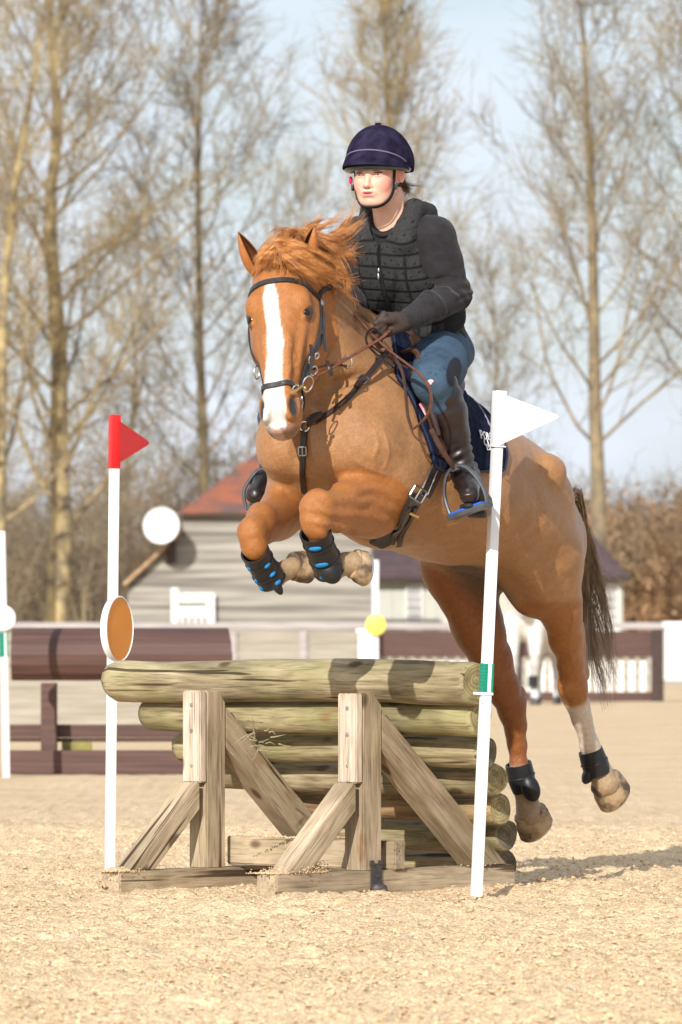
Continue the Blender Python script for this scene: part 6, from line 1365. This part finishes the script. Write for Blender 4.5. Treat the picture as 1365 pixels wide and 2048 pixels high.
m = MB(); c = pp(934, 972, 17.58); m.tube(catmull([V(c)+V(x) for x in ((-.030, -.01, -.006), (-.012, -.036, .004), (.012, -.036, .003), (.032, -.008, -.010))], 4), .006, 7); m.build('spur_strap', M_blk, tb_, True); m = MB(); m.ball(V(c)+V((.0, -.040, .005)), (.008, .004, .006), n=10, m=6); m.build('buckle', M_brass, tb_, True)
# stirrup
st = empty('stirrup', P(938, 1015, 17.64), 'grey stirrup iron with blue tread hanging on a brown leather beneath the rider boot', 'stirrup')
c = pp(935, 985, 17.64); sx_ = unit([.93, -.30, .40*.93]); sx_ = unit(pp(975, 1003, 17.60)-pp(904, 1030, 17.68)); su = unit(pp(921, 940, 17.53)-pp(940, 1018, 17.52)); su = unit(su-sx_*(su@sx_)); sfd = np.cross(sx_, su)
base = pp(939, 1020, 17.52); half = np.linalg.norm(pp(975, 1003, 17.60)-pp(904, 1030, 17.68))/2
pts = [V(base+sx_*half*x+su*y) for x, y in ((-1, 0), (-1.06, .03), (-1.02, .075), (-.72, .118), (-.3, .140), (.1, .142), (.5, .125), (.86, .085), (1.04, .04), (1.0, 0))]
m = MB(); m.tube(catmull(pts, 5), .0072, 8, flat=.8); m.build('iron', M_iron := pm('grey_iron', (.13, .14, .16), (.09, .10, .11), rough=.35, scale=30, metal=.6), st, True)
m = MB(); m.box(V(base-su*.004), sx_, sfd, su, (half*2.1, .052, .015), .004); m.build('tread_frame', M_iron, st, True)
m = MB(); m.box(V(base+su*.006), sx_, sfd, su, (half*1.8, .044, .007), .002); m.build('tread', pm('blue_rubber', (.01, .12, .60), (.01, .09, .5), rough=.6, scale=90, bump=.4), st, True)
top_ = V(base+sx_*half*-.1+su*.142)
m = MB(); c2 = catmull([P(862, 858, 17.48), P(878, 890, 17.49), P(896, 918, 17.51), top_+V((0, 0, -.004))], 5); m.ribbon(c2, [V((.35, -.93, .1))]*len(c2), .017, .004); m.build('stirrup_leather', M_brn, st, True)
m = MB(); m.box(top_+V((0, 0, -.004)), sx_, sfd, su, (.024, .012, .020), .003); m.build('eye', M_iron, st, True)
strp = empty('stirrup', V(AR), 'far stirrup iron mostly hidden behind the tucked forelegs', 'stirrup')
m = MB(); b2_ = pp(524, 1016, 18.06); m.tube(catmull([V(b2_)+V(x) for x in ((-.05, 0, 0), (-.055, 0, .06), (0, 0, .125), (.055, 0, .06), (.05, 0, 0), (-.05, 0, 0))], 4), .006, 7); m.build('iron', M_iron, strp, True)

# gloved hands: palm, four curled fingers and a thumb
M_glove = pm('brown_glove', (.060, .038, .030), (.036, .023, .019), rough=.6, scale=30, bump=.35, bscale=160, spec=.3)
def glove(W0, knuck, curl, lat, thumb_dir, name):
    """W0 wrist, knuck vector wrist->knuckles, curl direction the fingers bend to, lat: index side"""
    W0 = np.array(W0, float); kd = unit(knuck); lat = unit(np.array(lat)-kd*(np.array(lat)@kd)); cu = unit(np.array(curl)-kd*(np.array(curl)@kd)); L = np.linalg.norm(knuck)
    g_ = SDF(W0-.13, W0+.13+0, .0022)
    g_.cone(W0-kd*.025, W0+kd*.015, .030, .030, k=.01, flat=(cu, .85)); g_.cone(W0+kd*.02+lat*.010, W0+kd*(L-.008)+lat*.022, .026, .021, k=.015, flat=(cu, .75)); g_.cone(W0+kd*.02-lat*.010, W0+kd*(L-.010)-lat*.022, .025, .019, k=.015, flat=(cu, .75))
    for i, (o, fl_, r_) in enumerate(((.030, .94, .0100), (.010, 1.04, .0103), (-.010, .98, .0098), (-.029, .80, .0088))):
        k0 = W0+kd*(L-.006+(.004 if i in (1, 2) else 0))+lat*o-cu*.004; k1 = k0+(kd*.80+cu*.62)*.036*fl_; k2 = k1+(cu*.95-kd*.30)*.026*fl_; k3 = k2+(-kd*.92+cu*.05)*.020*fl_
        g_.chain([k0, k1], [r_*1.12, r_*1.02], k=.004); g_.chain([k1, k2, k3], [r_*1.02, r_*.95, r_*.85], k=.002)
        g_.ell(k0-cu*.005, (r_*1.1, r_*1.1, r_*1.1), k=.006)
    t0 = W0+kd*.022+lat*.026+cu*.008; t1 = t0+unit(kd*.75+lat*.55+cu*.35)*.034; t2 = t1+unit(np.array(thumb_dir))*.030
    g_.chain([t0, t1, t2], [.016, .0115, .0095], k=.006)
    return cloth_mesh(name, g_, M_glove, rider, disp=lambda v: .0012*vn3(v, .012, 99)-.0016*(np.abs((v-W0)@kd-.010) < .0018), it=1)
glove(WL+np.array([-.010, -.006, -.002]), pp(772, 652, 17.545)-WL, (-.15, .45, -.9), (-.15, -.35, .95), unit(np.array([-.9, .2, -.2])), 'glove')
glove(WR, pp(745, 645, 17.74)-WR, (.1, .3, -.9), (.3, -.3, .9), unit(np.array([-.3, -.9, -.1])), 'glove')
